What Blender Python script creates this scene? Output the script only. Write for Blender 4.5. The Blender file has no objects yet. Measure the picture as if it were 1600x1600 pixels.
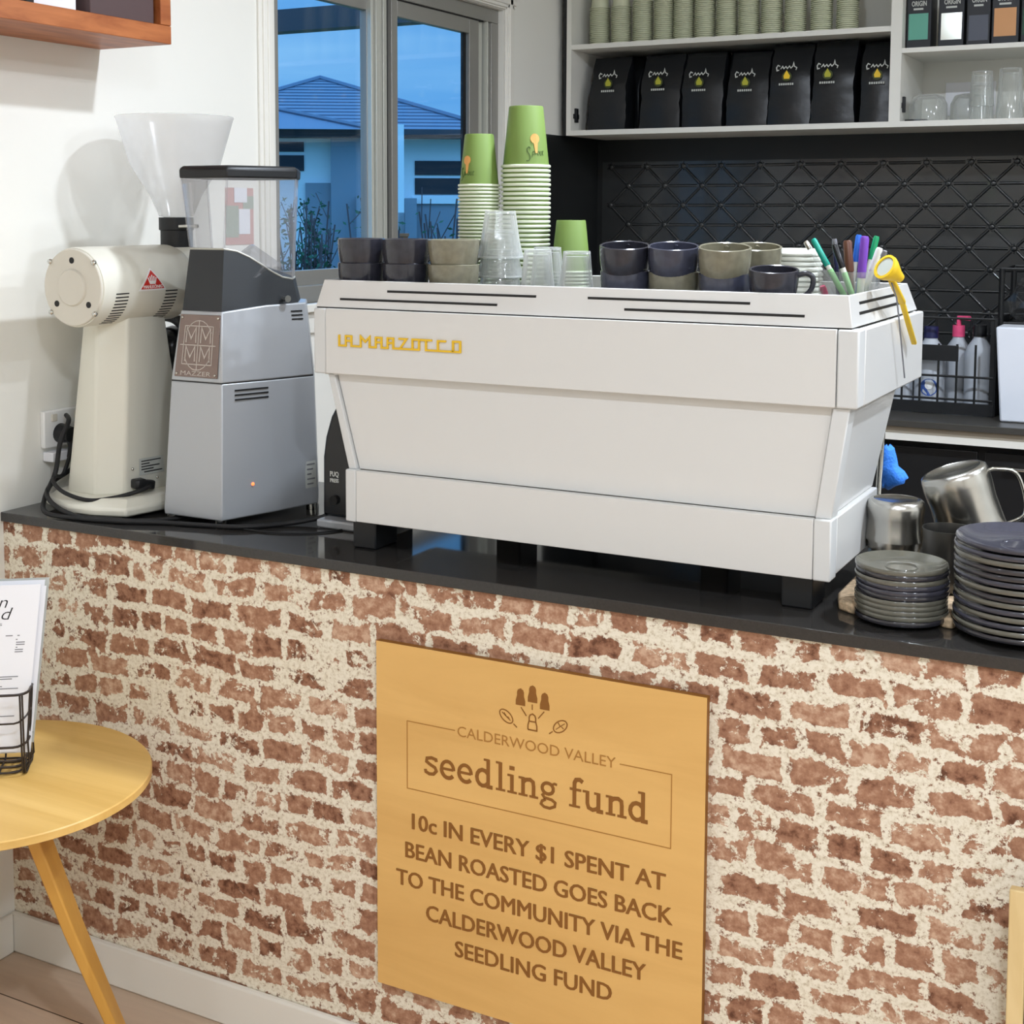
import bpy, bmesh, math, random
from mathutils import Vector, Matrix
random.seed(7)
S = bpy.context.scene
COL = S.collection
PI = math.pi

# ------------------------------------------------------------------ camera
cam_d = bpy.data.cameras.new('camera')
cam = bpy.data.objects.new('camera', cam_d)
COL.objects.link(cam)
YAW, PIT, ROL, FPX, PPX, PPY = -0.495286808, 0.0921487074, -0.00226452, 2188.59926, 754.501, 533.58
fw = Vector((math.sin(YAW)*math.cos(PIT), math.cos(YAW)*math.cos(PIT), -math.sin(PIT)))
rt = Vector((math.cos(YAW), -math.sin(YAW), 0))
dn = fw.cross(rt)
r2 = math.cos(ROL)*rt + math.sin(ROL)*dn
d2 = -math.sin(ROL)*rt + math.cos(ROL)*dn
cam.matrix_world = Matrix(((r2.x, -d2.x, -fw.x, 0), (r2.y, -d2.y, -fw.y, -2.0), (r2.z, -d2.z, -fw.z, 1.5338), (0, 0, 0, 1)))
cam_d.sensor_fit = 'HORIZONTAL'
cam_d.sensor_width = 36
cam_d.lens = FPX/1600*36
cam_d.shift_x = (800-PPX)/1600
cam_d.shift_y = (PPY-800)/1600
cam_d.clip_start = 0.05
cam_d.clip_end = 300
S.camera = cam

# ------------------------------------------------------------------ colour management
S.view_settings.view_transform = 'Standard'
S.view_settings.look = 'None'
S.view_settings.gamma = 1
S.view_settings.use_curve_mapping = False
S.view_settings.exposure = 0.0
try:
    S.cycles.max_bounces = 10
    S.cycles.transparent_max_bounces = 16
    S.cycles.transmission_bounces = 10
    S.cycles.caustics_reflective = False
    S.cycles.caustics_refractive = False
    S.cycles.use_denoising = True
    S.cycles.sample_clamp_indirect = 6
except Exception:
    pass


def lin(r, g, b):
    f = lambda c: (c/255/12.92) if c/255 <= 0.04045 else ((c/255+0.055)/1.055)**2.4
    return (f(r), f(g), f(b), 1)


# ------------------------------------------------------------------ dusk sky
W = bpy.data.worlds.new('dusk_sky')
S.world = W
W.use_nodes = True
nt = W.node_tree
nt.nodes.clear()
wo = nt.nodes.new('ShaderNodeOutputWorld')
bg = nt.nodes.new('ShaderNodeBackground')
tc = nt.nodes.new('ShaderNodeTexCoord')
mp = nt.nodes.new('ShaderNodeMapping')
mp.inputs['Scale'].default_value = (1, 1, 7)
nz = nt.nodes.new('ShaderNodeTexNoise')
nz.inputs['Scale'].default_value = 3.0
nz.inputs['Detail'].default_value = 4
rp = nt.nodes.new('ShaderNodeValToRGB')
rp.color_ramp.elements[0].position = 0.35
rp.color_ramp.elements[0].color = lin(86, 166, 240)
rp.color_ramp.elements[1].position = 0.68
rp.color_ramp.elements[1].color = lin(136, 201, 255)
nt.links.new(tc.outputs['Generated'], mp.inputs['Vector'])
nt.links.new(mp.outputs['Vector'], nz.inputs['Vector'])
nt.links.new(nz.outputs['Fac'], rp.inputs['Fac'])
nt.links.new(rp.outputs['Color'], bg.inputs['Color'])
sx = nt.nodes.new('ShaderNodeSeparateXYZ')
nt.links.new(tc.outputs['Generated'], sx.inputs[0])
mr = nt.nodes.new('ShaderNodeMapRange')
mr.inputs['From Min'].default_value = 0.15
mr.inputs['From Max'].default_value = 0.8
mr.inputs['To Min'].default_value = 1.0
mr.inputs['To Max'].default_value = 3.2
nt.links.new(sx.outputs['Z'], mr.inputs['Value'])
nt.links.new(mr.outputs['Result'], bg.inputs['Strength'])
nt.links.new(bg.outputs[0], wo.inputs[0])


# ------------------------------------------------------------------ room lamps (ceiling downlights) plus an added soft fill
def downlight(x, y, power, size=0.11, col=(0.80, 0.885, 1.0), z=2.69):
    d = bpy.data.lights.new('downlight', 'AREA')
    d.shape = 'DISK'
    d.size = size
    d.energy = power
    d.color = col
    o = bpy.data.objects.new('downlight', d)
    o.location = (x, y, z)
    COL.objects.link(o)
    return o


for lx in (-0.82, 0.37, 1.56):
    downlight(lx, 0.46, 31)
for lx, lp in ((-1.5, 4), (0.15, 28), (1.35, 18)):
    downlight(lx, -1.6, lp, 0.14)
for lx, lp in ((-0.6, 6), (0.9, 13)):
    downlight(lx, -3.2, lp, 0.14)
downlight(0.9, 1.75, 14)
soft = bpy.data.lights.new('ceiling_fill', 'AREA')  # added soft fill over the customer side, not a fixture of the room
soft.shape = 'RECTANGLE'
soft.size = 2.4
soft.size_y = 1.2
soft.energy = 12
soft.color = (0.83, 0.90, 1.0)
so = bpy.data.objects.new('ceiling_fill', soft)
so.location = (0.7, -2.3, 2.68)
COL.objects.link(so)


# ------------------------------------------------------------------ helpers
def vec(p):
    return Vector(p)


class MB:
    def __init__(self):
        self.bm = bmesh.new()
        self.mi = 0

    def face(self, vs):
        try:
            f = self.bm.faces.new(vs)
            f.material_index = self.mi
            return f
        except ValueError:
            return None

    def poly(self, pts):
        return self.face([self.bm.verts.new(p) for p in pts])

    def loft(self, loops, cap0=True, cap1=True, closed=True):
        rows = [[self.bm.verts.new(p) for p in lp] for lp in loops]
        for a, b in zip(rows[:-1], rows[1:]):
            n = len(a)
            for i in range(n if closed else n-1):
                j = (i+1) % n
                self.face([a[i], a[j], b[j], b[i]])
        if cap0:
            self.face(list(reversed(rows[0])))
        if cap1:
            self.face(rows[-1])
        return self

    def box(self, x0, x1, y0, y1, z0, z1):
        self.loft([[(x0, y0, z0), (x1, y0, z0), (x1, y1, z0), (x0, y1, z0)],
                   [(x0, y0, z1), (x1, y0, z1), (x1, y1, z1), (x0, y1, z1)]])
        return self

    def bar(self, a, b, w, h, up=(0, 0, 1)):
        a, b = vec(a), vec(b)
        d = (b-a).normalized()
        s = d.cross(vec(up))
        if s.length < 1e-4:
            s = d.cross(Vector((0, 1, 0)))
        s.normalize()
        u = s.cross(d)
        lp = lambda c: [c-s*w/2-u*h/2, c+s*w/2-u*h/2, c+s*w/2+u*h/2, c-s*w/2+u*h/2]
        self.loft([lp(a), lp(b)])
        return self

    def prism(self, pts, f, d0, d1):
        """2-D polygon pts mapped by f(u, v, depth)"""
        self.loft([[f(u, v, d0) for u, v in pts], [f(u, v, d1) for u, v in pts]])
        return self

    def lathe(self, prof, c=(0, 0, 0), seg=32, axis=(0, 0, 1), closed=False):
        """prof: list of (radius, height along axis)"""
        ax = vec(axis).normalized()
        ref = Vector((1, 0, 0)) if abs(ax.x) < 0.9 else Vector((0, 1, 0))
        e1 = (ref-ax*ref.dot(ax)).normalized()
        e2 = ax.cross(e1)
        c = vec(c)
        rows = []
        for r, h in prof:
            if r < 1e-6:
                rows.append([self.bm.verts.new(c+ax*h)])
            else:
                rows.append([self.bm.verts.new(c+ax*h+(e1*math.cos(2*PI*i/seg)+e2*math.sin(2*PI*i/seg))*r) for i in range(seg)])
        pairs = list(zip(rows[:-1], rows[1:]))
        if closed:
            pairs.append((rows[-1], rows[0]))
        for a, b in pairs:
            for i in range(seg):
                j = (i+1) % seg
                if len(a) == 1 and len(b) == 1:
                    continue
                if len(a) == 1:
                    self.face([a[0], b[j], b[i]])
                elif len(b) == 1:
                    self.face([a[i], a[j], b[0]])
                else:
                    self.face([a[i], a[j], b[j], b[i]])
        return self

    def cyl(self, a, b, r0, r1=None, seg=20):
        a, b = vec(a), vec(b)
        r1 = r0 if r1 is None else r1
        L = (b-a).length
        self.lathe([(0, 0), (r0, 0), (r1, L), (0, L)], a, seg, b-a)
        return self

    def tube(self, pts, r, seg=8, closed=False, smooth=0):
        P = [vec(p) for p in pts]
        if smooth:
            P = catmull(P, smooth, closed)
        n = len(P)
        rows = []
        prev = None
        for i in range(n):
            if closed:
                t = P[(i+1) % n]-P[i-1]
            else:
                t = P[min(i+1, n-1)]-P[max(i-1, 0)]
            t.normalize()
            if prev is None:
                ref = Vector((0, 0, 1)) if abs(t.z) < 0.9 else Vector((1, 0, 0))
                e1 = t.cross(ref).normalized()
            else:
                e1 = (prev-t*prev.dot(t)).normalized()
            prev = e1
            e2 = t.cross(e1)
            rows.append([P[i]+(e1*math.cos(2*PI*k/seg)+e2*math.sin(2*PI*k/seg))*r for k in range(seg)])
        if closed:
            rows.append(rows[0])
            self.loft(rows, False, False)
        else:
            self.loft(rows)
        return self

    def ball(self, c, r, seg=12):
        n = seg//2
        self.lathe([(r*math.sin(PI*i/n) if 0 < i < n else 0, -r*math.cos(PI*i/n)) for i in range(n+1)], c, seg)
        return self

    def ribbon(self, pts, w, f, d0, d1):
        """flat stroke of width w along 2-D polyline pts, mapped by f"""
        n = len(pts)
        L, Rr = [], []
        for i in range(n):
            a = Vector(pts[max(i-1, 0)])
            b = Vector(pts[min(i+1, n-1)])
            p = Vector(pts[i])
            k = 1
            if 0 < i < n-1:
                d0_ = (p-a).normalized()
                d1_ = (b-p).normalized()
                t = (d0_+d1_)
                if t.length < 1e-3:
                    t = d1_
                t.normalize()
                k = 1/max(0.45, t.dot(d1_))
            else:
                t = (b-a).normalized()
            nn = Vector((-t.y, t.x))*w/2*k
            L.append(p+nn)
            Rr.append(p-nn)
        for i in range(n-1):
            q = [L[i], L[i+1], Rr[i+1], Rr[i]]
            self.prism([(v.x, v.y) for v in reversed(q)], f, d0, d1)
        return self

    def text(self, s, f, x0, x1, y0, cap, d0, d1, bold=0.0, shear=0.0):
        """built-in font text fitted between x0 and x1 with cap height cap, mapped by f(u, v, depth)"""
        cu = bpy.data.curves.new('t', 'FONT')
        cu.body = s
        cu.offset = bold
        cu.shear = shear
        cu.resolution_u = 3
        o = bpy.data.objects.new('t', cu)
        COL.objects.link(o)
        dg = bpy.context.evaluated_depsgraph_get()
        me = bpy.data.meshes.new_from_object(o.evaluated_get(dg))
        bpy.data.objects.remove(o)
        bpy.data.curves.remove(cu)
        if not me.vertices:
            return self
        mx0 = min(v.co.x for v in me.vertices)
        mx1 = max(v.co.x for v in me.vertices)
        kx = (x1-x0)/(mx1-mx0)
        ky = cap/(0.69+2*bold)
        base = [(x0+(v.co.x-mx0)*kx, y0+(v.co.y+bold)*ky) for v in me.vertices]
        lo = [self.bm.verts.new(f(u, v, d0)) for u, v in base]
        hi = [self.bm.verts.new(f(u, v, d1)) for u, v in base]
        cnt = {}
        for p in me.polygons:
            idx = list(p.vertices)
            self.face([hi[i] for i in idx])
            for a, b in zip(idx, idx[1:]+idx[:1]):
                cnt[(a, b)] = 1
        for (a, b) in cnt:
            if (b, a) not in cnt:
                self.face([lo[a], lo[b], hi[b], hi[a]])
        bpy.data.meshes.remove(me)
        return self

    def build(self, name, mat, parent=None, loc=None, smooth=None, bevel=0, bseg=2, local=False, recalc=True):
        if recalc:
            bmesh.ops.recalc_face_normals(self.bm, faces=self.bm.faces)
        off = Vector((0, 0, 0))
        if not local:
            if parent is not None:
                r = parent
                while r.parent:
                    r = r.parent
                off = Vector(r.location)
            elif loc is not None:
                off = Vector(loc)
        if off.length > 0:
            bmesh.ops.translate(self.bm, verts=self.bm.verts, vec=-off)
        me = bpy.data.meshes.new(name)
        self.bm.to_mesh(me)
        self.bm.free()
        for m in (mat if isinstance(mat, (list, tuple)) else [mat]):
            me.materials.append(m)
        if smooth:
            me.polygons.foreach_set('use_smooth', [True]*len(me.polygons))
            me.set_sharp_from_angle(angle=math.radians(smooth))
        o = bpy.data.objects.new(name, me)
        COL.objects.link(o)
        if parent is not None:
            o.parent = parent
        elif loc is not None:
            o.location = loc
        if bevel:
            md = o.modifiers.new('bevel', 'BEVEL')
            md.width = bevel
            md.segments = bseg
            md.limit_method = 'ANGLE'
            md.angle_limit = math.radians(35)
            md.harden_normals = False
            if not smooth:
                me.polygons.foreach_set('use_smooth', [True]*len(me.polygons))
                me.set_sharp_from_angle(angle=math.radians(32))
        return o


def catmull(P, k, closed=False):
    out = []
    n = len(P)
    rng = range(n if closed else n-1)
    for i in rng:
        if closed:
            p0, p1, p2, p3 = P[i-1], P[i], P[(i+1) % n], P[(i+2) % n]
        else:
            p0, p1, p2, p3 = P[max(i-1, 0)], P[i], P[i+1], P[min(i+2, n-1)]
        for s in range(k):
            t = s/k
            out.append(0.5*((2*p1)+(p2-p0)*t+(2*p0-5*p1+4*p2-p3)*t*t+(3*p1-p0-3*p2+p3)*t*t*t))
    if not closed:
        out.append(P[-1].copy())
    return out


def tag(o, label, cat, group=None, kind=None):
    if label:
        o['label'] = label
    if cat:
        o['category'] = cat
    if group:
        o['group'] = group
    if kind:
        o['kind'] = kind
    return o


def thing(name, label, cat, loc, group=None):
    o = bpy.data.objects.new(name, None)
    o.empty_display_size = 0.05
    COL.objects.link(o)
    o.location = loc
    return tag(o, label, cat, group)


def struct(o):
    o['kind'] = 'structure'
    return o


def dup(root, loc, label=None, rotz=0, group=None, mats=None):
    def cp(o, parent):
        c = o.copy()
        COL.objects.link(c)
        if parent:
            c.parent = parent
        for ch in list(o.children):
            cp(ch, c)
        return c
    r = cp(root, None)
    r.location = loc
    r.rotation_euler = (0, 0, rotz)
    if label:
        r['label'] = label
    if group:
        r['group'] = group
    return r


ORD = ['bottom', 'second', 'third', 'fourth', 'fifth', 'sixth', 'seventh', 'eighth', 'ninth', 'tenth', 'eleventh', 'twelfth',
       'thirteenth', 'fourteenth', 'fifteenth', 'sixteenth', 'seventeenth', 'eighteenth', 'nineteenth', 'twentieth',
       'twenty-first', 'twenty-second', 'twenty-third', 'twenty-fourth', 'twenty-fifth', 'twenty-sixth', 'twenty-seventh']


# ------------------------------------------------------------------ materials
def pm(name, col, rough=0.5, metal=0.0, spec=0.5, coat=0.0, var=0.0, vscale=40, bump=0.0, bscale=200, emit=None, estr=0, trans=0.0, ior=1.45, sheen=0):
    m = bpy.data.materials.new(name)
    m.use_nodes = True
    n = m.node_tree
    b = n.nodes['Principled BSDF']
    b.inputs['Base Color'].default_value = col
    b.inputs['Roughness'].default_value = rough
    b.inputs['Metallic'].default_value = metal
    b.inputs['Specular IOR Level'].default_value = spec
    b.inputs['Coat Weight'].default_value = coat
    b.inputs['Transmission Weight'].default_value = trans
    b.inputs['IOR'].default_value = ior
    if emit:
        b.inputs['Emission Color'].default_value = emit
        b.inputs['Emission Strength'].default_value = estr
    t = n.nodes.new('ShaderNodeTexCoord')
    if var:
        z = n.nodes.new('ShaderNodeTexNoise')
        z.inputs['Scale'].default_value = vscale
        z.inputs['Detail'].default_value = 6
        h = n.nodes.new('ShaderNodeMapRange')
        h.inputs['From Min'].default_value = 0.3
        h.inputs['From Max'].default_value = 0.7
        h.inputs['To Min'].default_value = 1-var
        h.inputs['To Max'].default_value = 1+var
        x = n.nodes.new('ShaderNodeMixRGB')
        x.blend_type = 'MULTIPLY'
        x.inputs['Fac'].default_value = 1
        x.inputs['Color1'].default_value = col
        n.links.new(t.outputs['Object'], z.inputs['Vector'])
        n.links.new(z.outputs['Fac'], h.inputs['Value'])
        n.links.new(h.outputs['Result'], x.inputs['Color2'])
        n.links.new(x.outputs['Color'], b.inputs['Base Color'])
    if bump:
        z = n.nodes.new('ShaderNodeTexNoise')
        z.inputs['Scale'].default_value = bscale
        z.inputs['Detail'].default_value = 3
        u = n.nodes.new('ShaderNodeBump')
        u.inputs['Strength'].default_value = bump
        u.inputs['Distance'].default_value = 0.002
        n.links.new(t.outputs['Object'], z.inputs['Vector'])
        n.links.new(z.outputs['Fac'], u.inputs['Height'])
        n.links.new(u.outputs['Normal'], b.inputs['Normal'])
    return m


def wood(name, c0, c1, axis=0, scale=14, rough=0.45, stretch=0.06, coat=0.0, bump=0.05):
    m = bpy.data.materials.new(name)
    m.use_nodes = True
    n = m.node_tree
    b = n.nodes['Principled BSDF']
    b.inputs['Roughness'].default_value = rough
    b.inputs['Coat Weight'].default_value = coat
    t = n.nodes.new('ShaderNodeTexCoord')
    mpn = n.nodes.new('ShaderNodeMapping')
    sc = [1.0, 1.0, 1.0]
    sc[axis] = stretch
    mpn.inputs['Scale'].default_value = sc
    z = n.nodes.new('ShaderNodeTexNoise')
    z.inputs['Scale'].default_value = scale
    z.inputs['Detail'].default_value = 7
    z.inputs['Roughness'].default_value = 0.6
    z.inputs['Distortion'].default_value = 0.6
    r = n.nodes.new('ShaderNodeValToRGB')
    r.color_ramp.elements[0].position = 0.3
    r.color_ramp.elements[0].color = c0
    r.color_ramp.elements[1].position = 0.7
    r.color_ramp.elements[1].color = c1
    n.links.new(t.outputs['Object'], mpn.inputs['Vector'])
    n.links.new(mpn.outputs['Vector'], z.inputs['Vector'])
    n.links.new(z.outputs['Fac'], r.inputs['Fac'])
    n.links.new(r.outputs['Color'], b.inputs['Base Color'])
    if bump:
        u = n.nodes.new('ShaderNodeBump')
        u.inputs['Strength'].default_value = bump
        u.inputs['Distance'].default_value = 0.002
        n.links.new(z.outputs['Fac'], u.inputs['Height'])
        n.links.new(u.outputs['Normal'], b.inputs['Normal'])
    return m


def thin_clear(name, tint=(1, 1, 1, 1), refl=0.12, rough=0.03, haze=0.0, hazecol=(0.8, 0.8, 0.8, 1), power=3.5, edge=0.0):
    """a thin clear sheet: passes light straight through, fresnel reflection, optional haze"""
    m = bpy.data.materials.new(name)
    m.use_nodes = True
    n = m.node_tree
    n.nodes.clear()
    o = n.nodes.new('ShaderNodeOutputMaterial')
    tr = n.nodes.new('ShaderNodeBsdfTransparent')
    tr.inputs['Color'].default_value = tint
    g = n.nodes.new('ShaderNodeBsdfGlossy')
    g.inputs['Roughness'].default_value = rough
    lw = n.nodes.new('ShaderNodeLayerWeight')
    lw.inputs['Blend'].default_value = 0.5
    pw = n.nodes.new('ShaderNodeMath')
    pw.operation = 'POWER'
    pw.inputs[1].default_value = power
    n.links.new(lw.outputs['Facing'], pw.inputs[0])
    fr = n.nodes.new('ShaderNodeMath')
    fr.operation = 'MULTIPLY_ADD'
    fr.inputs[1].default_value = min(0.85, refl*3)
    fr.inputs[2].default_value = 0.04
    n.links.new(pw.outputs[0], fr.inputs[0])
    mx = n.nodes.new('ShaderNodeMixShader')
    n.links.new(fr.outputs[0], mx.inputs['Fac'])
    n.links.new(tr.outputs[0], mx.inputs[1])
    n.links.new(g.outputs[0], mx.inputs[2])
    last = mx
    if haze:
        d = n.nodes.new('ShaderNodeBsdfDiffuse')
        d.inputs['Color'].default_value = hazecol
        tl = n.nodes.new('ShaderNodeBsdfTranslucent')
        tl.inputs['Color'].default_value = hazecol
        dm = n.nodes.new('ShaderNodeMixShader')
        dm.inputs['Fac'].default_value = 0.5
        n.links.new(d.outputs[0], dm.inputs[1])
        n.links.new(tl.outputs[0], dm.inputs[2])
        m2 = n.nodes.new('ShaderNodeMixShader')
        m2.inputs['Fac'].default_value = haze
        if edge:  # whitens grazing edges in place of highlights on clear material
            eh = n.nodes.new('ShaderNodeMath')
            eh.operation = 'MULTIPLY_ADD'
            eh.inputs[1].default_value = edge
            eh.inputs[2].default_value = haze
            n.links.new(pw.outputs[0], eh.inputs[0])
            n.links.new(eh.outputs[0], m2.inputs['Fac'])
        n.links.new(mx.outputs[0], m2.inputs[1])
        n.links.new(dm.outputs[0], m2.inputs[2])
        last = m2
    n.links.new(last.outputs[0], o.inputs[0])
    return m


def brick_material():
    m = bpy.data.materials.new('limewashed_brick')
    m.use_nodes = True
    n = m.node_tree
    L = n.links.new
    b = n.nodes['Principled BSDF']
    b.inputs['Roughness'].default_value = 0.75
    b.inputs['Specular IOR Level'].default_value = 0.25
    t = n.nodes.new('ShaderNodeTexCoord')
    sp = n.nodes.new('ShaderNodeSeparateXYZ')
    cb = n.nodes.new('ShaderNodeCombineXYZ')
    L(t.outputs['Object'], sp.inputs[0])
    L(sp.outputs['X'], cb.inputs['X'])
    L(sp.outputs['Z'], cb.inputs['Y'])

    def noise(scale, detail, rough=0.55, src=None, dist=0.0):
        z = n.nodes.new('ShaderNodeTexNoise')
        z.inputs['Scale'].default_value = scale
        z.inputs['Detail'].default_value = detail
        z.inputs['Roughness'].default_value = rough
        z.inputs['Distortion'].default_value = dist
        L((src or cb).outputs[0], z.inputs['Vector'])
        return z

    def warp(src, scale, amt, detail=3):
        z = noise(scale, detail, src=cb)
        s = n.nodes.new('ShaderNodeVectorMath')
        s.operation = 'SUBTRACT'
        s.inputs[1].default_value = (0.5, 0.5, 0.5)
        L(z.outputs['Color'], s.inputs[0])
        k = n.nodes.new('ShaderNodeVectorMath')
        k.operation = 'SCALE'
        k.inputs['Scale'].default_value = amt
        L(s.outputs[0], k.inputs[0])
        a = n.nodes.new('ShaderNodeVectorMath')
        a.operation = 'ADD'
        L(src.outputs[0], a.inputs[0])
        L(k.outputs[0], a.inputs[1])
        return a

    v = warp(cb, 5, 0.050, 1)
    v = warp(v, 17, 0.022, 2)
    v = warp(v, 60, 0.006, 3)
    bt = n.nodes.new('ShaderNodeTexBrick')
    bt.offset = 0.5
    bt.offset_frequency = 2
    bt.squash = 0.66
    bt.squash_frequency = 3
    bt.inputs['Color1'].default_value = (0, 0, 0, 1)
    bt.inputs['Color2'].default_value = (1, 1, 1, 1)
    bt.inputs['Mortar'].default_value = (0.5, 0.5, 0.5, 1)
    bt.inputs['Scale'].default_value = 1
    bt.inputs['Mortar Size'].default_value = 0.0140
    bt.inputs['Mortar Smooth'].default_value = 0.9
    bt.inputs['Bias'].default_value = 0
    bt.inputs['Brick Width'].default_value = 0.103
    bt.inputs['Row Height'].default_value = 0.0485
    L(v.outputs[0], bt.inputs['Vector'])

    # per-brick tone plus grain inside the brick
    gr = noise(60, 8, 0.65)
    gm = n.nodes.new('ShaderNodeMath')
    gm.operation = 'MULTIPLY_ADD'
    gm.inputs[1].default_value = 2.1
    gm.inputs[2].default_value = -0.8
    L(gr.outputs['Fac'], gm.inputs[0])
    tone = n.nodes.new('ShaderNodeMath')
    tone.operation = 'MULTIPLY_ADD'
    tone.inputs[1].default_value = 0.55
    L(bt.outputs['Color'], tone.inputs[0])
    L(gm.outputs[0], tone.inputs[2])
    r = n.nodes.new('ShaderNodeValToRGB')
    e = r.color_ramp.elements
    e[0].position = 0.05
    e[0].color = lin(100, 64, 46)
    e[1].position = 0.95
    e[1].color = lin(206, 172, 146)
    x = e.new(0.32)
    x.color = lin(148, 105, 82)
    x = e.new(0.62)
    x.color = lin(174, 131, 105)
    L(tone.outputs[0], r.inputs['Fac'])

    # limewash / mortar
    mz = noise(120, 8, 0.72)
    mr = n.nodes.new('ShaderNodeValToRGB')
    e = mr.color_ramp.elements
    e[0].position = 0.32
    e[0].color = lin(128, 104, 78)
    e[1].position = 0.54
    e[1].color = lin(238, 230, 212)
    x = e.new(0.40)
    x.color = lin(214, 202, 178)
    L(mz.outputs['Fac'], mr.inputs['Fac'])

    def madd(src, mul, add):
        q = n.nodes.new('ShaderNodeMath')
        q.operation = 'MULTIPLY_ADD'
        q.inputs[1].default_value = mul
        L(src, q.inputs[0])
        if isinstance(add, (int, float)):
            q.inputs[2].default_value = add
        else:
            L(add, q.inputs[2])
        return q.outputs[0]
    # ragged mortar edges (fine), eaten-away patches (middle) and heavily washed zones (coarse)
    w1 = madd(noise(95, 8, 0.75).outputs['Fac'], 2.4, -1.2)
    w2 = madd(noise(22, 8, 0.68, dist=0.6).outputs['Fac'], 4.6, w1)
    w3 = madd(noise(6, 3, 0.5).outputs['Fac'], 2.4, w2)
    w4 = n.nodes.new('ShaderNodeMath')
    w4.operation = 'ADD'
    L(bt.outputs['Fac'], w4.inputs[0])
    L(w3, w4.inputs[1])
    ws = n.nodes.new('ShaderNodeMapRange')
    ws.inputs['From Min'].default_value = 3.83
    ws.inputs['From Max'].default_value = 3.97
    L(w4.outputs[0], ws.inputs['Value'])
    mmx = n.nodes.new('ShaderNodeMath')
    mmx.operation = 'MAXIMUM'
    mmx.inputs[0].default_value = 0.0
    L(ws.outputs['Result'], mmx.inputs[1])
    # chips where brick shows through the mortar
    cz = noise(60, 8, 0.78)
    cs = n.nodes.new('ShaderNodeMapRange')
    cs.inputs['From Min'].default_value = 0.39
    cs.inputs['From Max'].default_value = 0.44
    L(cz.outputs['Fac'], cs.inputs['Value'])
    mm2 = n.nodes.new('ShaderNodeMath')
    mm2.operation = 'MULTIPLY'
    L(mmx.outputs[0], mm2.inputs[0])
    L(cs.outputs['Result'], mm2.inputs[1])
    mix = n.nodes.new('ShaderNodeMixRGB')
    L(mm2.outputs[0], mix.inputs['Fac'])
    L(r.outputs['Color'], mix.inputs['Color1'])
    L(mr.outputs['Color'], mix.inputs['Color2'])
    L(mix.outputs['Color'], b.inputs['Base Color'])
    return m


M = {}
M['wall'] = pm('white_wall_paint', lin(238, 236, 228), 0.6, bump=0.04, bscale=300)
M['trimwhite'] = pm('white_trim_gloss', lin(236, 233, 224), 0.4)
M['ceil'] = pm('ceiling_white', lin(240, 238, 232), 0.8)
M['counter'] = pm('dark_stone', lin(52, 50, 48), 0.07, var=0.12, vscale=300, spec=0.55)
M['counteredge'] = M['counter']
M['brick'] = brick_material()
M['blackwall'] = pm('black_wall_paint', lin(24, 26, 27), 0.45)
M['presstin'] = pm('black_pressed_tin', lin(36, 38, 39), 0.3, spec=0.8, coat=0.35)
M['melamine'] = pm('white_melamine', lin(226, 224, 216), 0.5)
M['alu'] = pm('grey_aluminium_frame', lin(150, 148, 142), 0.4, metal=0.3)
M['alulight'] = pm('pale_aluminium_track', lin(196, 196, 186), 0.38, metal=0.3)
M['rubber'] = pm('black_rubber', lin(20, 20, 22), 0.6)
M['glass'] = thin_clear('window_glass', (0.97, 0.985, 1, 1), 0.06)
M['machine'] = pm('machine_white_enamel', lin(216, 215, 212), 0.3, coat=0.2)
M['slot'] = pm('slot_dark', lin(22, 22, 22), 0.6)
M['post'] = pm('machine_pale_grey_corner', lin(212, 213, 212), 0.35)
M['blackplastic'] = pm('black_plastic', lin(26, 27, 29), 0.42)
M['blackgloss'] = pm('black_gloss_plastic', lin(24, 25, 28), 0.2)
M['yellowlogo'] = pm('yellow_badge_letters', lin(232, 188, 36), 0.4)
M['chrome'] = pm('polished_steel', lin(205, 205, 200), 0.12, metal=1)
M['steel'] = pm('brushed_steel', lin(190, 188, 182), 0.24, metal=1, var=0.1, vscale=25)
M['silver'] = pm('silver_grey_paint', lin(176, 179, 183), 0.36, metal=0.3, coat=0.25)
M['cream'] = pm('cream_grinder_paint', lin(224, 221, 207), 0.4, coat=0.1)
M['creamdark'] = pm('cream_end_plate', lin(214, 209, 196), 0.5)
M['hopperwhite'] = thin_clear('frosted_hopper_plastic', (0.985, 0.985, 0.985, 1), 0.12, 0.15, 0.27, (0.97, 0.97, 0.97, 1))
M['hopperclear'] = thin_clear('clear_hopper_plastic', (0.93, 0.93, 0.94, 1), 0.28, 0.05, 0.08, (0.93, 0.93, 0.95, 1), 2.2, 0.25)
M['collar'] = pm('charcoal_collar_plastic', lin(46, 49, 52), 0.5, bump=0.15, bscale=900)
M['red'] = pm('red_badge', lin(205, 52, 45), 0.4)
M['white'] = pm('white_print', lin(240, 240, 238), 0.5)
M['paper'] = pm('white_paper', lin(236, 236, 240), 0.6)
M['ink'] = pm('black_ink', lin(30, 30, 32), 0.6)
M['inkgrey'] = pm('grey_ink', lin(120, 120, 124), 0.6)
M['plateinfo'] = pm('grey_rating_label', lin(190, 192, 186), 0.4)
M['led'] = pm('orange_indicator', lin(255, 120, 60), 0.4, emit=lin(255, 110, 60), estr=2.5)
M['bronze'] = pm('mirror_badge_plate', lin(128, 112, 106), 0.16, metal=0.9)
M['bronzeline'] = pm('badge_etched_lines', lin(190, 180, 172), 0.4, metal=0.3)
M['cupgreen'] = pm('green_paper_cup', lin(116, 142, 70), 0.55)
M['cuprim'] = pm('cream_cup_rim', lin(228, 234, 210), 0.5)
M['cuporange'] = pm('orange_print', lin(228, 166, 92), 0.55)
M['cupdarkgreen'] = pm('dark_green_print', lin(72, 96, 42), 0.55)
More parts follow.
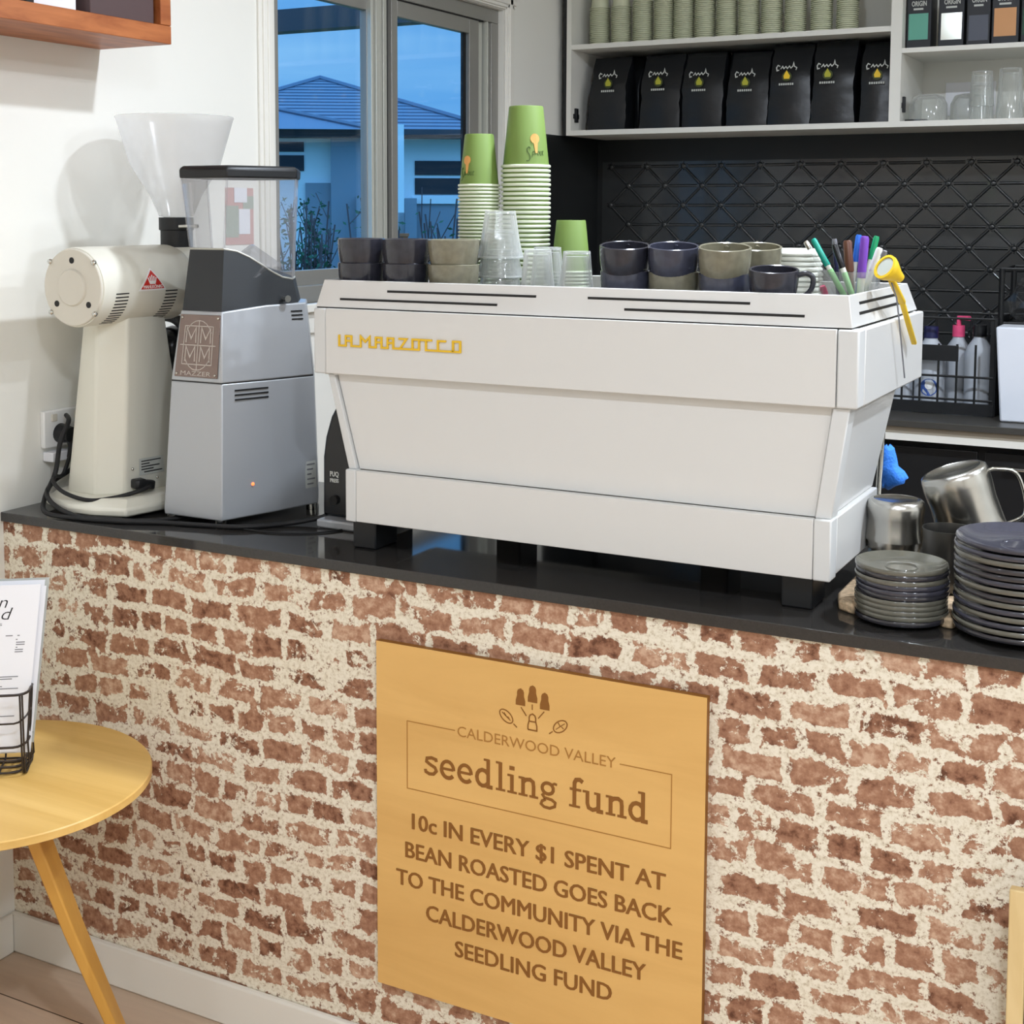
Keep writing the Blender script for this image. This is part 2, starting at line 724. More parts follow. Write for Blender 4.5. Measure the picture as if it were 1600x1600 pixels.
M['cshelf'] = pm('pale_cup_board', lin(206, 208, 180), 0.6)
M['cupdark'] = pm('charcoal_glazed_stoneware', lin(46, 46, 54), 0.22, var=0.15, vscale=90, coat=0.3)
M['cupnavy'] = pm('slate_glazed_stoneware', lin(62, 64, 78), 0.2, var=0.15, vscale=90, coat=0.3)
M['cupolive'] = pm('olive_grey_glazed_stoneware', lin(122, 118, 100), 0.22, var=0.12, vscale=90, coat=0.3)
M['plateolive'] = pm('olive_grey_glazed_plate', lin(98, 96, 86), 0.16, var=0.1, vscale=60, coat=0.4)
M['platenavy'] = pm('slate_blue_glazed_plate', lin(58, 58, 68), 0.15, var=0.1, vscale=60, coat=0.4)
M['platedark'] = pm('charcoal_glazed_plate', lin(48, 47, 52), 0.15, var=0.1, vscale=60, coat=0.4)
M['tumbler'] = thin_clear('clear_tumbler_glass', (0.96, 0.97, 0.96, 1), 0.3, 0.08, 0.13, (0.99, 1.0, 0.99, 1), 2.0, 0.55)  # white haze and whitened edges paint in the bright glass highlights
M['lid'] = pm('white_plastic_lid', lin(236, 238, 226), 0.4)
M['clearplastic'] = thin_clear('clear_plastic_tub', (0.93, 0.93, 0.92, 1), 0.25, 0.05, 0.1)
M['yellow'] = pm('yellow_plastic', lin(235, 196, 45), 0.4)
M['dial'] = pm('dial_glass_face', lin(190, 196, 188), 0.25)
M['signwood'] = wood('sign_plywood', lin(214, 166, 94), lin(234, 188, 114), 0, 9, 0.5, 0.12)
M['signedge'] = pm('sign_burnt_edge', lin(140, 92, 34), 0.6)
M['engrave'] = pm('engraved_brown', lin(138, 88, 30), 0.65)
M['engravelight'] = pm('engraved_light_brown', lin(172, 120, 54), 0.65)
M['tablewood'] = wood('oak_ply_table', lin(206, 162, 84), lin(232, 192, 116), 0, 10, 0.42, 0.1)
M['tableleg'] = wood('oak_table_leg', lin(196, 142, 56), lin(220, 168, 80), 2, 10, 0.45, 0.15)
M['shelfwood'] = wood('red_brown_timber', lin(140, 72, 34), lin(190, 116, 66), 1, 30, 0.45, 0.18)
M['floorwood'] = wood('brown_vinyl_floor', lin(192, 168, 146), lin(222, 198, 174), 0, 9, 0.45, 0.1)
M['wire'] = pm('dark_wire', lin(66, 60, 58), 0.4, metal=0.6)
M['blackwire'] = pm('black_wire', lin(18, 19, 20), 0.45)
M['bagblack'] = pm('black_satin_bag', lin(20, 22, 25), 0.36, bump=0.6, bscale=28)
M['boxblack'] = pm('black_carton', lin(34, 36, 42), 0.5)
M['teal'] = pm('teal_label', lin(98, 166, 146), 0.5)
M['foil'] = pm('silver_foil_label', lin(225, 232, 228), 0.12, metal=1)
M['slate'] = pm('slate_label', lin(82, 86, 98), 0.5)
M['tan'] = pm('tan_label', lin(206, 150, 100), 0.5)
M['bottlegreen'] = pm('dark_green_label', lin(30, 70, 50), 0.5)
M['bottle'] = pm('white_bottle_plastic', lin(186, 191, 198), 0.45)
M['bluelabel'] = pm('blue_label', lin(60, 90, 160), 0.5)
M['pink'] = pm('pink_plastic', lin(236, 84, 130), 0.45)
M['navy'] = pm('navy_cap', lin(34, 36, 78), 0.45)
M['binwhite'] = pm('white_tub_plastic', lin(222, 226, 234), 0.45)
M['bluecloth'] = pm('blue_microfibre', lin(58, 132, 232), 0.8, bump=0.8, bscale=220)
M['polybag'] = thin_clear('crinkled_clear_bag', (0.6, 0.6, 0.6, 1), 0.35, 0.15, 0.04)
M['speckle'] = pm('speckled_bark_board', lin(196, 170, 138), 0.8, var=0.35, vscale=160)
M['brownbox'] = pm('dark_brown_box', lin(84, 66, 66), 0.5)
M['board'] = pm('black_chalkboard', lin(28, 28, 30), 0.6)
M['palewood'] = wood('pale_pine', lin(206, 176, 120), lin(228, 202, 150), 2, 16, 0.5, 0.08)
M['benchdark'] = pm('dark_bench_top', lin(66, 64, 60), 0.35)
M['boardshade'] = pm('shaded_white_board', lin(150, 140, 124), 0.6)  # white board under the bench top, its shade painted in as brown
M['fridge'] = pm('black_fridge_front', lin(24, 24, 25), 0.4)
# outdoors
M['roof'] = pm('grey_roof_tile', lin(112, 122, 140), 0.7)
M['render'] = pm('white_render', lin(240, 243, 246), 0.8)
M['rendergrey'] = pm('grey_render', lin(140, 149, 160), 0.8)
M['fascia'] = pm('dark_fascia', lin(62, 66, 74), 0.6)
M['houseglass'] = pm('dark_house_glass', lin(30, 36, 44), 0.15)
M['terracotta'] = pm('terracotta', lin(190, 108, 70), 0.7)
M['leaf'] = pm('dark_green_leaf', lin(40, 92, 64), 0.7, var=0.3, vscale=30)
M['twig'] = pm('grey_brown_twig', lin(92, 78, 80), 0.8)
M['lawn'] = pm('evening_lawn', lin(92, 110, 84), 0.9)
M['pinkreflect'] = pm('pink_reflection_tint', lin(208, 172, 166), 0.6)  # pink tint of the reflection painted behind the clear hopper
M['greenreflect'] = pm('muted_green_reflection_tint', lin(176, 182, 170), 0.6)  # green tint of the same painted reflection

# ================================================================== SETTING
LW = -2.1865       # left wall plane
BW = 2.965         # back wall plane
CH = 2.72          # ceiling
XR, YF = 2.4, -4.2
TOP = 0.927        # counter top

b = MB(); b.box(LW-0.2, XR, YF, BW+0.1, -0.06, 0)
struct(b.build('floor', M['floorwood']))
# plank joints
b = MB()
for i in range(24):
    y = -3.0+i*0.13
    b.box(LW, XR, y, y+0.0022, -0.001, 0.0006)
struct(b.build('trim_1', pm('floor_joint', lin(84, 66, 50), 0.6)))
b = MB(); b.box(LW-0.2, XR+0.1, YF-0.1, BW+0.1, CH, CH+0.06)
struct(b.build('ceiling', M['ceil']))
# left wall with the window opening
WY0, WY1, WZ0, WZ1 = 0.92, 2.186, 1.29, 2.20
b = MB()
b.box(LW-0.14, LW, YF, WY0, 0, CH)
b.box(LW-0.14, LW, WY1, BW+0.1, 0, CH)
b.box(LW-0.14, LW, WY0, WY1, 0, WZ0)
b.box(LW-0.14, LW, WY0, WY1, WZ1, CH)
struct(b.build('wall_left', M['wall']))
b = MB(); b.box(LW, XR, BW, BW+0.1, 0, CH)
struct(b.build('wall_back', M['wall']))
b = MB(); b.box(XR, XR+0.1, YF, BW, 0, CH)
struct(b.build('wall_right', M['wall']))
b = MB(); b.box(LW, XR, YF-0.1, YF, 0, CH)
struct(b.build('wall_front', M['wall']))
# counter front: brick wallpaper on a low wall
b = MB(); b.box(LW, XR, 0.0, 0.05, 0.0, 0.908)
struct(b.build('wall_counter', M['brick']))
# baseboards
b = MB(); b.box(LW, XR, -0.014, 0.0, 0, 0.084)
struct(b.build('baseboard_counter', M['trimwhite'], bevel=0.004))
b = MB(); b.box(LW, LW+0.012, YF, -0.014, 0, 0.084)
struct(b.build('baseboard_left', M['trimwhite'], bevel=0.004))

# black splashbacks
b = MB(); b.box(LW, LW+0.006, 2.50, BW, 0.925, 1.809)
struct(b.build('trim_2', M['blackwall']))
b = MB(); b.box(LW+0.006, XR, BW-0.006, BW, 0.925, 1.83)
struct(b.build('trim_3', M['blackwall']))
# pressed tin splashback: triangular lattice of ridges and rosettes
b = MB()
px0, px1, pz0, pz1 = -2.16, -0.50, 0.93, 1.724
yy = BW-0.008
b.box(px0, px1, yy, yy+0.004, pz0, pz1)
A_, H_ = 0.146, 0.0725


def ridge(p, q, r=0.0028):
    p, q = Vector((p[0], yy, p[1])), Vector((q[0], yy, q[1]))
    d = q-p
    L = d.length
    a, c = p+d*0.13, q-d*0.13
    b.tube([a, a+d*0.08, c-d*0.08, c], r*1.9, 8)


nrow = int((pz1-pz0)/H_)
for j in range(nrow+1):
    z = pz1-0.018-j*H_
    if z < pz0:
        break
    off = 0 if j % 2 == 0 else A_/2
    k = 0
    x = px1-0.02-off
    while x > px0+0.01:
        b.lathe([(0.011, 0), (0.009, 0.003), (0.004, 0.0045), (0, 0.0045)], (x, yy, z), 8, (0, -1, 0))
        for aa in range(6):
            an = aa*PI/3+PI/6
            b.ball((x+0.014*math.cos(an), yy, z+0.014*math.sin(an)), 0.0035, 6)
        if x-A_ > px0:
            ridge((x, z), (x-A_, z))
        if z-H_ > pz0:
            if x-A_/2 > px0:
                ridge((x, z), (x-A_/2, z-H_))
            if x+A_/2 < px1:
                ridge((x, z), (x+A_/2, z-H_))
        x -= A_
b.build('trim_4', M['presstin'], smooth=50)['kind'] = 'structure'

# window: aluminium slider in the left wall
wx = -2.235
b = MB()
fw_ = 0.045
b.box(wx-0.03, wx+0.03, WY0, WY1, WZ0, WZ0+fw_)
b.box(wx-0.03, wx+0.03, WY0, WY1, WZ1-fw_, WZ1)
b.box(wx-0.03, wx+0.03, WY0, WY0+0.05, WZ0+fw_, WZ1-fw_)
b.box(wx-0.03, wx+0.03, WY1-0.05, WY1, WZ0+fw_, WZ1-fw_)
win = struct(b.build('window_1', M['alu'], bevel=0.002))


def sash(nm, y0, y1, x, w0, w1, wt, wb, mat):
    q = MB()
    z0, z1 = WZ0+fw_-0.01, WZ1-fw_+0.005
    q.box(x-0.012, x+0.012, y0, y0+w0, z0, z1)
    q.box(x-0.012, x+0.012, y1-w1, y1, z0, z1)
    q.box(x-0.012, x+0.012, y0+w0, y1-w1, z0, z0+wb)
    q.box(x-0.012, x+0.012, y0+w0, y1-w1, z1-wt, z1)
    o = q.build(nm, mat, win, bevel=0.0015, local=True)
    g = MB()
    g.box(x-0.002, x+0.002, y0+w0, y1-w1, z0+wb, z1-wt)
    g.build('window_pane', M['glass'], win, local=True)
    return o


sash('outer_sash', 0.955, 1.49, wx-0.014, 0.045, 0.055, 0.05, 0.05, M['alu'])
sash('sliding_sash', 1.528, 2.06, wx+0.012, 0.033, 0.062, 0.055, 0.04, M['alu'])
b = MB()      # ribbed interlock between the panes
for i, (y0, y1, dx) in enumerate(((1.437, 1.450, 0.012), (1.452, 1.466, 0.02), (1.470, 1.486, 0.017), (1.489, 1.500, 0.02), (1.502, 1.514, 0.016))):
    b.box(wx-0.02, wx+dx, y0, y1, WZ0+fw_, WZ1-fw_)
b.build('interlock', M['alulight'], win, bevel=0.001, local=True)
b = MB()
b.box(wx-0.02, wx+0.01, 1.514, 1.528, WZ0+fw_, WZ1-fw_)
b.box(wx+0.006, wx+0.0155, 1.972, 1.990, WZ0+0.09, WZ1-0.095)
b.box(wx-0.01, wx+0.026, 1.56, 2.09, WZ1-fw_-0.004, WZ1-fw_+0.007)
b.build('gasket', M['rubber'], win, local=True)
b = MB()
for y0, y1, dx in ((2.062, 2.10, 0.014), (2.108, 2.114, 0.03), (2.118, 2.136, 0.020)):
    b.box(wx-0.02, wx+dx, y0, y1, WZ0+fw_, WZ1-fw_)
b.build('track', M['alulight'], win, bevel=0.001, local=True)
# architrave and sill
b = MB()
for a0, a1, d in ((0.0, 0.062, 0.008), (0.006, 0.05, 0.014), (0.016, 0.036, 0.018)):
    b.box(LW, LW+d, WY0-0.002-a1, WY0-0.002-a0, WZ0-0.06, WZ1+0.062)
    b.box(LW, LW+d, WY1+0.002+a0, WY1+0.002+a1, WZ0-0.06, WZ1+0.062)
    b.box(LW, LW+d, WY0-0.062, WY1+0.062, WZ1+0.002+a0, WZ1+0.002+a1)
struct(b.build('trim_5', M['trimwhite'], bevel=0.002))
b = MB()
b.box(LW-0.02, LW+0.03, WY0-0.06, WY1+0.06, WZ0-0.022, WZ0)
b.box(LW, LW+0.012, WY0-0.06, WY1+0.06, WZ0-0.08, WZ0-0.022)
struct(b.build('trim_6', M['trimwhite'], bevel=0.003))

# ================================================================== COUNTER TOP
b = MB(); b.box(LW+0.001, XR, -0.008, 0.57, 0.908, TOP)
tag(b.build('stone_worktop', M['counter'], loc=(0, 0, 0.908), bevel=0.0015), 'long dark stone worktop over the whitewashed brick front', 'counter')
# support behind the counter
b = MB(); b.box(LW+0.02, XR-0.02, 0.07, 0.55, 0.0, 0.907)
tag(b.build('counter_cabinet', M['blackwall'], loc=(0, 0, 0)), 'dark cabinet carcass under the counter behind the brick front', 'cabinet')

# ================================================================== BACK BENCH
bench = thing('back_bench', 'dark back bench with pale rail under its top along the rear wall', 'bench', (0, 2.2, 0))
b = MB(); b.box(-1.7, XR, 2.19, BW-0.01, 0.905, 0.925)
b.build('bench_top', M['benchdark'], bench, bevel=0.002)
b = MB(); b.box(-1.7, XR, 2.205, 2.225, 0.884, 0.905)
b.build('shaded_board_edge', M['boardshade'], bench)
b = MB(); b.box(-1.7, XR, 2.20, 2.24, 0.864, 0.884)
b.build('white_rail', M['melamine'], bench)
b = MB(); b.box(-1.7, XR, 2.26, BW-0.01, 0.0, 0.905)
b.build('front_panel', M['fridge'], bench)
for k in range(4):
    b = MB()
    x = -1.25+k*0.62
    b.box(x, x+0.60, 2.245, 2.26, 0.08, 0.84)
    d = b.build('fridge_door', M['fridge'], bench, bevel=0.002)
    h = MB(); h.tube([(x+0.05, 2.244, 0.80), (x+0.05, 2.222, 0.80), (x+0.25, 2.222, 0.80), (x+0.25, 2.244, 0.80)], 0.006, 8)
    h.build('handle', M['steel'], d, smooth=50)

# ================================================================== WALL SHELVES (upper cabinet)
SY = 2.60
sh = thing('wall_shelf_unit', 'white open wall shelf unit with two bays above the black splashback', 'shelf unit', (-2.15, SY, 1.807))
b = MB(); b.box(-2.148, 0.9, SY, BW-0.008, 1.807, 1.825); b.build('bottom_board', M['melamine'], sh)
b = MB(); b.box(-2.148, -2.130, SY, BW-0.008, 1.825, 2.66); b.build('side_board', M['melamine'], sh)
b = MB(); b.box(-1.012, -0.977, SY, BW-0.008, 1.825, 2.66); b.build('divider', M['melamine'], sh)
b = MB(); b.box(-2.13, -1.012, SY+0.004, BW-0.008, 2.110, 2.127); b.build('shelf', M['melamine'], sh)
b = MB(); b.box(-0.977, 0.9, SY+0.004, BW-0.008, 2.040, 2.055); b.build('shelf', M['melamine'], sh)
b = MB(); b.box(-2.13, 0.9, BW-0.016, BW-0.008, 1.825, 2.66); b.build('back_board', M['melamine'], sh)
b = MB(); b.box(-2.148, 0.9, SY, BW-0.008, 2.66, 2.68); b.build('top_board', M['melamine'], sh)
b = MB(); b.box(0.88, 0.9, SY, BW-0.016, 1.825, 2.66); b.build('end_board', M['melamine'], sh)
b = MB(); b.box(-2.166, -2.150, SY+0.01, BW-0.008, 1.807, 2.68); b.build('dark_filler', M['blackplastic'], sh)
for hx, sx in ((-2.130, 1), (-0.977, 1)):
    b = MB()
    b.box(hx, hx+0.008*sx, SY+0.03, SY+0.05, 1.855, 1.905)
    b.box(hx, hx+0.004*sx, SY+0.02, SY+0.065, 1.868, 1.885)
    b.build('hinge_plate', M['blackplastic'], sh, bevel=0.001)
b = MB(); b.box(-0.90, -0.74, BW-0.022, BW-0.016, 1.86, 1.97)
b.build('white_card', M['paper'], sh)

# ================================================================== paper cups
def cup_mesh(rr, rt_, h, rimr, rimh):
    """inverted paper cup, rim down at z = 0"""
    b1 = MB()
    b1.lathe([(rr, rimh*0.6), (rt_, h-0.002), (rt_-0.0012, h), (rt_-0.004, h), (rt_-0.005, h-0.006), (0, h-0.006)], seg=40)
    b1.lathe([(rr-0.0015, rimh*0.6), (rt_-0.0055, h-0.0065), (0, h-0.0075)], seg=40)
    b2 = MB()
    n = 10
    b2.lathe([(rr-0.0002+rimr*0.5+rimr*math.cos(2*PI*i/n), rimh/2+rimh/2*math.sin(2*PI*i/n)) for i in range(n)], seg=40, closed=True)
    return b1, b2


def cup(name, label, rr, rt_, h, rimr, rimh, loc):
    t = thing(name, label, 'paper cup', loc)
    b1, b2 = cup_mesh(rr, rt_, h, rimr, rimh)
    b1.build('cup_wall', M['cupgreen'], t, smooth=40, local=True)
    b2.build('cup_rim', M['cuprim'], t, smooth=60, local=True)
    return t


def cone_map(rr, rt_, h, ang0, off):
    """u = arc length, v = height on the cone, depth outwards"""
    def f(u, v, d):
        r = rr+(rt_-rr)*v/h+off+d
        a = ang0+u/rr
        return (r*math.cos(a), r*math.sin(a), v)
    return f


def cup_logo(root, rr, rt_, h, ang, k):
    f = cone_map(rr, rt_, h, ang, 0.0004)
    b = MB()
    # round tree crown with a trunk
    for j in range(4):
        pts = []
        n = 14
        for i in range(n):
            a = 2*PI*i/n
            pts.append((0.010*k*math.cos(a), 0.052*k+0.009*k*math.sin(a)))
    b.prism(pts, f, 0.0, 0.0006)
    b.prism([(-0.003*k, 0.044*k), (0.006*k, 0.046*k), (0.004*k, 0.026*k), (0.000*k, 0.026*k)], f, 0.0, 0.0006)
    b.build('orange_tree_print', M['cuporange'], root, local=True)
    b = MB()
    g = lambda u, v, d: f(u, v, d)
    sp = [(-0.006, 0.034), (-0.009, 0.037), (-0.0125, 0.034), (-0.012, 0.029), (-0.0085, 0.024), (-0.0065, 0.018), (-0.009, 0.013), (-0.014, 0.012)]
    sp = [(v.x*k-0.004*k, v.y*k) for v in catmull([Vector((x, y)) .to_3d() for x, y in sp], 4)]
    b.ribbon(sp, 0.0016*k, g, 0.0, 0.0005)
    b.text('prout', g, -0.008*k, 0.020*k, 0.022*k, 0.012*k, 0.0, 0.0005, shear=0.35)
    b.build('script_print', M['cupdarkgreen'], root, local=True)


TZ = 1.384          # cup tray level on the machine
# tall stack of large cups
cx, cy = -1.164, 0.320
big = cup('paper_cup', 'large green paper cup upside down at the foot of the tall stack', 0.0425, 0.0315, 0.112, 0.0024, 0.0058, (cx, cy, TZ+0.001))
PITCH = 0.0084
NB = 28
ztop = 1.6145
zs = [ztop-PITCH*i for i in range(NB) if ztop-PITCH*i >= TZ+0.0005]
zs.reverse()
big.location.z = zs[0]
nb = len(zs)
for i, z in enumerate(zs):
    if i == 0:
        o = big
    else:
        o = dup(big, (cx+random.uniform(-.0006, .0006), cy, z))
    fromtop = nb-1-i
    if fromtop == 0:
        o['label'] = 'topmost large green paper cup of the tall stack with orange tree print'
    else:
        o['label'] = 'large green paper cup, %s below the printed top of the tall stack' % (['', 'first', 'second'][fromtop] if fromtop < 3 else ORD[fromtop-1])
    if 0 < fromtop and i <= nb//2:
        o['label'] = 'large green paper cup, %s from the foot of the tall stack' % ('lowest' if i == 0 else ORD[i])
    o['group'] = 'large green cups in the tall stack'
cup_logo(o, 0.0425, 0.0315, 0.112, math.radians(-38), 1.0)
# left stack of medium cups
cx, cy = -1.243, 0.285
P2 = 0.0066
ztop = 1.5802
zs = [ztop-P2*i for i in range(40) if ztop-P2*i >= TZ+0.0005]
zs.reverse()
med = cup('paper_cup', 'x', 0.0362, 0.0268, 0.096, 0.0022, 0.0048, (cx, cy, zs[0]))
nb = len(zs)
for i, z in enumerate(zs):
    o = med if i == 0 else dup(med, (cx+random.uniform(-.0006, .0006), cy, z))
    fromtop = nb-1-i
    if fromtop == 0:
        o['label'] = 'topmost medium green paper cup of the stack nearest the window'
    elif i <= nb//2:
        o['label'] = 'medium green paper cup, %s from the foot of the window-side stack' % ('lowest' if i == 0 else ORD[i])
    else:
        o['label'] = 'medium green paper cup, %s below the top one of the window-side stack' % (['', 'first', 'second'][fromtop] if fromtop < 3 else ORD[fromtop-1])
    o['group'] = 'medium green cups in the window-side stack'
cup_logo(o, 0.0362, 0.0268, 0.096, math.radians(-105), 0.92)
# short stack on the right
cx, cy = -1.0765, 0.330
zs = [1.4235-P2*i for i in range(5, -1, -1)]
for i, z in enumerate(zs):
    o = dup(med, (cx, cy, z), 'plain green paper cup on top of the short stack beside the slate cups' if i == 5 else
            'green paper cup, %s from the foot of the short stack' % ('lowest' if i == 0 else ORD[i]))
    o['group'] = 'green cups in the short stack'

# cream cups in nested stacks on the top shelf (each cup one object)
b = MB()
b.lathe([(0.0320, 0.0), (0.0365, 0.0006), (0.0372, 0.002), (0.0365, 0.0034), (0.0315, 0.0042), (0.0262, 0.088), (0.0250, 0.089), (0.0240, 0.084), (0, 0.084)], seg=20)
sc_ = tag(b.build('paper_cup', M['cshelf'], loc=(0, 0, 0), smooth=45, local=True), 'x', 'paper cup', 'pale cups on the top shelf')
first = True
xs = [-2.064, -1.981, -1.899, -1.819, -1.745, -1.668, -1.590, -1.512, -1.432, -1.350, -1.262, -1.176]
STK = ['first', 'second', 'third', 'fourth', 'fifth', 'sixth', 'seventh', 'eighth', 'ninth', 'tenth', 'eleventh', 'twelfth']
for s_, x in enumerate(xs):
    n_ = 21 if s_ < 2 else 23
    for k in range(n_):
        o = sc_ if first else sc_.copy()
        if not first:
            COL.objects.link(o)
        first = False
        o.location = (x+random.uniform(-.0004, .0004), 2.70+random.uniform(-.0004, .0004), 2.1275+0.0066*k)
        nm_ = ('lowest' if k == 0 else ('topmost' if k == n_-1 else ORD[k]+' up'))
        o['label'] = 'pale paper cup, %s in the %s stack from the left on the top shelf' % (nm_, STK[s_])

# ================================================================== ESPRESSO MACHINE
em = thing('espresso_machine', 'large white espresso machine with yellow lettering in the middle of the dark counter', 'coffee machine', (-0.972, 0.3, TOP))
XL, XRr = -1.458, -0.486
YB = 0.53
# upper body: front panel, corner posts, sides
b = MB(); b.box(-1.431, -0.519, 0.058, 0.068, 1.246, 1.3625)
fp = b.build('front_panel', M['machine'], em, bevel=0.0012)
for x0, x1 in ((XL, -1.4318), (-0.5182, XRr)):
    b = MB(); b.box(x0, x1, 0.060, 0.10, 1.245, 1.3625)
    b.build('corner_post', M['post'], em, bevel=0.003)
for x0, x1 in ((XL, XL+0.012), (XRr-0.012, XRr)):
    b = MB(); b.box(x0, x1, 0.10, YB, 1.245, 1.3625)
    b.build('side_panel', M['machine'], em, bevel=0.003)
b = MB(); b.box(XL+0.012, XRr-0.012, YB-0.02, YB, 1.25, 1.3625)
b.build('control_panel', M['machine'], em, bevel=0.003)
b = MB(); b.box(-1.44, -0.504, 0.069, YB-0.02, 1.243, 1.36)
b.build('inner_body', M['machine'], em)
# yellow lettering
b = MB()
LX0, LZ0, KX, KZ = -1.4045, 1.2962, 0.2515/1400, 0.0205/120
fl = lambda u, v, d: (LX0+u*KX, 0.0578-d, LZ0+v*KZ)
kk = KX/KZ


STK_N = [0]


def stroke(pts, w=20):
    # uniform width although x and z are scaled differently
    f2 = lambda u, v, d: (LX0+u, 0.0578-d, LZ0+v)
    STK_N[0] += 1
    b.ribbon([(x*KX, z*KZ) for x, z in pts], w*KZ, f2, 0.0, 0.0025+0.00006*STK_N[0])


for st in ([(22, 120), (22, 9), (100, 9), (100, 110), (165, 110), (165, 9), (275, 9), (275, 112), (328, 60), (378, 112), (378, 9), (450, 9), (450, 110), (515, 110), (515, 9), (585, 9), (585, 110), (650, 110), (650, 9), (940, 9), (940, 110)],
           [(100, 62), (165, 62)], [(450, 62), (515, 62)], [(585, 62), (650, 62)],
           [(712, 110), (800, 110), (728, 12)],
           [(868, 9), (868, 110), (1085, 110)],
           [(1018, 110), (1018, 9), (1392, 9), (1392, 110), (1315, 110), (1315, 9)],
           [(1238, 108), (1150, 108), (1150, 9)]):
    stroke(st)
b.build('brand_letters', M['yellowlogo'], fp)
# hood with louvre slots around the cup tray
b = MB()
hz0, hz1 = 1.3645, 1.4125
lo = [(-1.4555, 0.0635), (-0.4975, 0.0635), (-0.4975, 0.53), (-1.4555, 0.53)]
hi = [(-1.447, 0.0785), (-0.507, 0.0785), (-0.507, 0.488), (-1.447, 0.488)]
lo2 = [(x*0.993-0.0068, 0.0655 if y < 0.3 else y-0.012) for x, y in lo]
hi2 = [(-1.4445, 0.0815), (-0.5095, 0.0815), (-0.5095, 0.485), (-1.4445, 0.485)]
b.loft([[(x, y, hz0) for x, y in lo], [(x, y, hz1) for x, y in hi], [(x, y, hz1) for x, y in hi2], [(x, y, hz0+0.012) for x, y in hi2]], cap0=True, cap1=False)
hood = b.build('hood', M['machine'], em, bevel=0.002)
b = MB(); b.box(-1.4443, -0.5097, 0.0818, 0.4848, 1.366, 1.3825)
b.build('cup_tray', M['steel'], em)
b = MB()


def hood_slot(x0, x1, z):
    t = (z-hz0)/(hz1-hz0)
    y = 0.0635+(0.0785-0.0635)*t
    b.box(x0, x1, y-0.0006, y+0.004, z-0.0022, z+0.0022)


for x0, x1, z in ((-1.406, -1.09, 1.379), (-1.31, -1.02, 1.395), (-0.927, -0.656, 1.3955), (-0.861, -0.57, 1.3795)):
    hood_slot(x0, x1, z)
for y0, y1, z in ((0.13, 0.40, 1.398), (0.12, 0.43, 1.383)):
    t = (z-hz0)/(hz1-hz0)
    x = -0.4975+(-0.507+0.4975)*t
    b.box(x-0.004, x+0.0008, y0, y1, z-0.0022, z+0.0022)
b.build('louvre_slots', M['slot'], hood)
b = MB()
b.box(-1.454, -0.499, 0.0652, 0.07, 1.3622, 1.3648)
b.build('shadow_gap', M['slot'], em)
# tapered middle
b = MB()
zt, zb = 1.2445, 1.075
b.loft([[(-1.372, 0.076, zb), (-0.549, 0.076, zb), (-0.549, 0.084, zb), (-1.372, 0.084, zb)],
        [(-1.418, 0.076, zt), (-0.526, 0.076, zt), (-0.526, 0.084, zt), (-1.418, 0.084, zt)]])
b.build('rear_panel', M['machine'], em, bevel=0.001)
for sgn, xb_o, xb_i, xt_o, xt_i in ((-1, -1.390, -1.3735, -1.4335, -1.4195), (1, -0.5225, -0.5475, -0.4985, -0.5245)):
    b = MB()
    b.loft([[(xb_o, 0.068, zb), (xb_i, 0.068, zb), (xb_i, 0.105, zb), (xb_o, 0.105, zb)],
            [(xt_o, 0.068, zt), (xt_i, 0.068, zt), (xt_i, 0.105, zt), (xt_o, 0.105, zt)]])
    b.build('side_post', M['post'], em, bevel=0.002)
    b = MB()
    dx = 0.006*sgn
    b.loft([[(xb_o-dx, 0.105, zb), (xb_o-dx*2.5, 0.105, zb), (xb_o-dx*2.5, 0.36, zb), (xb_o-dx, 0.36, zb)],
            [(xt_o-dx, 0.105, zt), (xt_o-dx*2.5, 0.105, zt), (xt_o-dx*2.5, 0.415, zt), (xt_o-dx, 0.415, zt)]])
    b.build('cheek_panel', M['machine'], em, bevel=0.002)
b = MB()
b.loft([[(-1.37, 0.085, zb), (-0.55, 0.085, zb), (-0.55, 0.33, zb), (-1.37, 0.33, zb)],
        [(-1.41, 0.085, zt), (-0.53, 0.085, zt), (-0.53, 0.36, zt), (-1.41, 0.36, zt)]])
b.build('inner_body', M['post'], em)
# base
b = MB(); b.box(-1.3695, -0.5475, 0.060, 0.075, 0.982, 1.0745)
b.build('base_panel', M['machine'], em, bevel=0.0012)
for x0, x1, x2, x3 in ((-1.392, -1.370, -1.392, -1.38), (-0.547, -0.520, -0.532, -0.520)):
    b = MB(); b.box(x0, x1, 0.0595, 0.095, 0.981, 1.0755)
    b.build('base_corner', M['post'], em, bevel=0.0025)
    b = MB(); b.box(x2, x3, 0.095, 0.36, 0.986, 1.0745)
    b.build('base_side', M['machine'], em, bevel=0.002)
b = MB(); b.box(-1.38, -0.532, 0.0752, 0.36, 0.983, 1.0746)
b.build('drip_tray', M['steel'], em)
for fx0, fx1, fy0 in ((-1.394, -1.345, 0.086), (-0.602, -0.553, 0.086), (-1.20, -1.15, 0.275), (-0.80, -0.75, 0.275)):
    b = MB()
    b.box(fx0, fx1, fy0, fy0+0.075, TOP+0.0005, 0.9835)
    b.build('foot', M['blackplastic'], em, bevel=0.003)
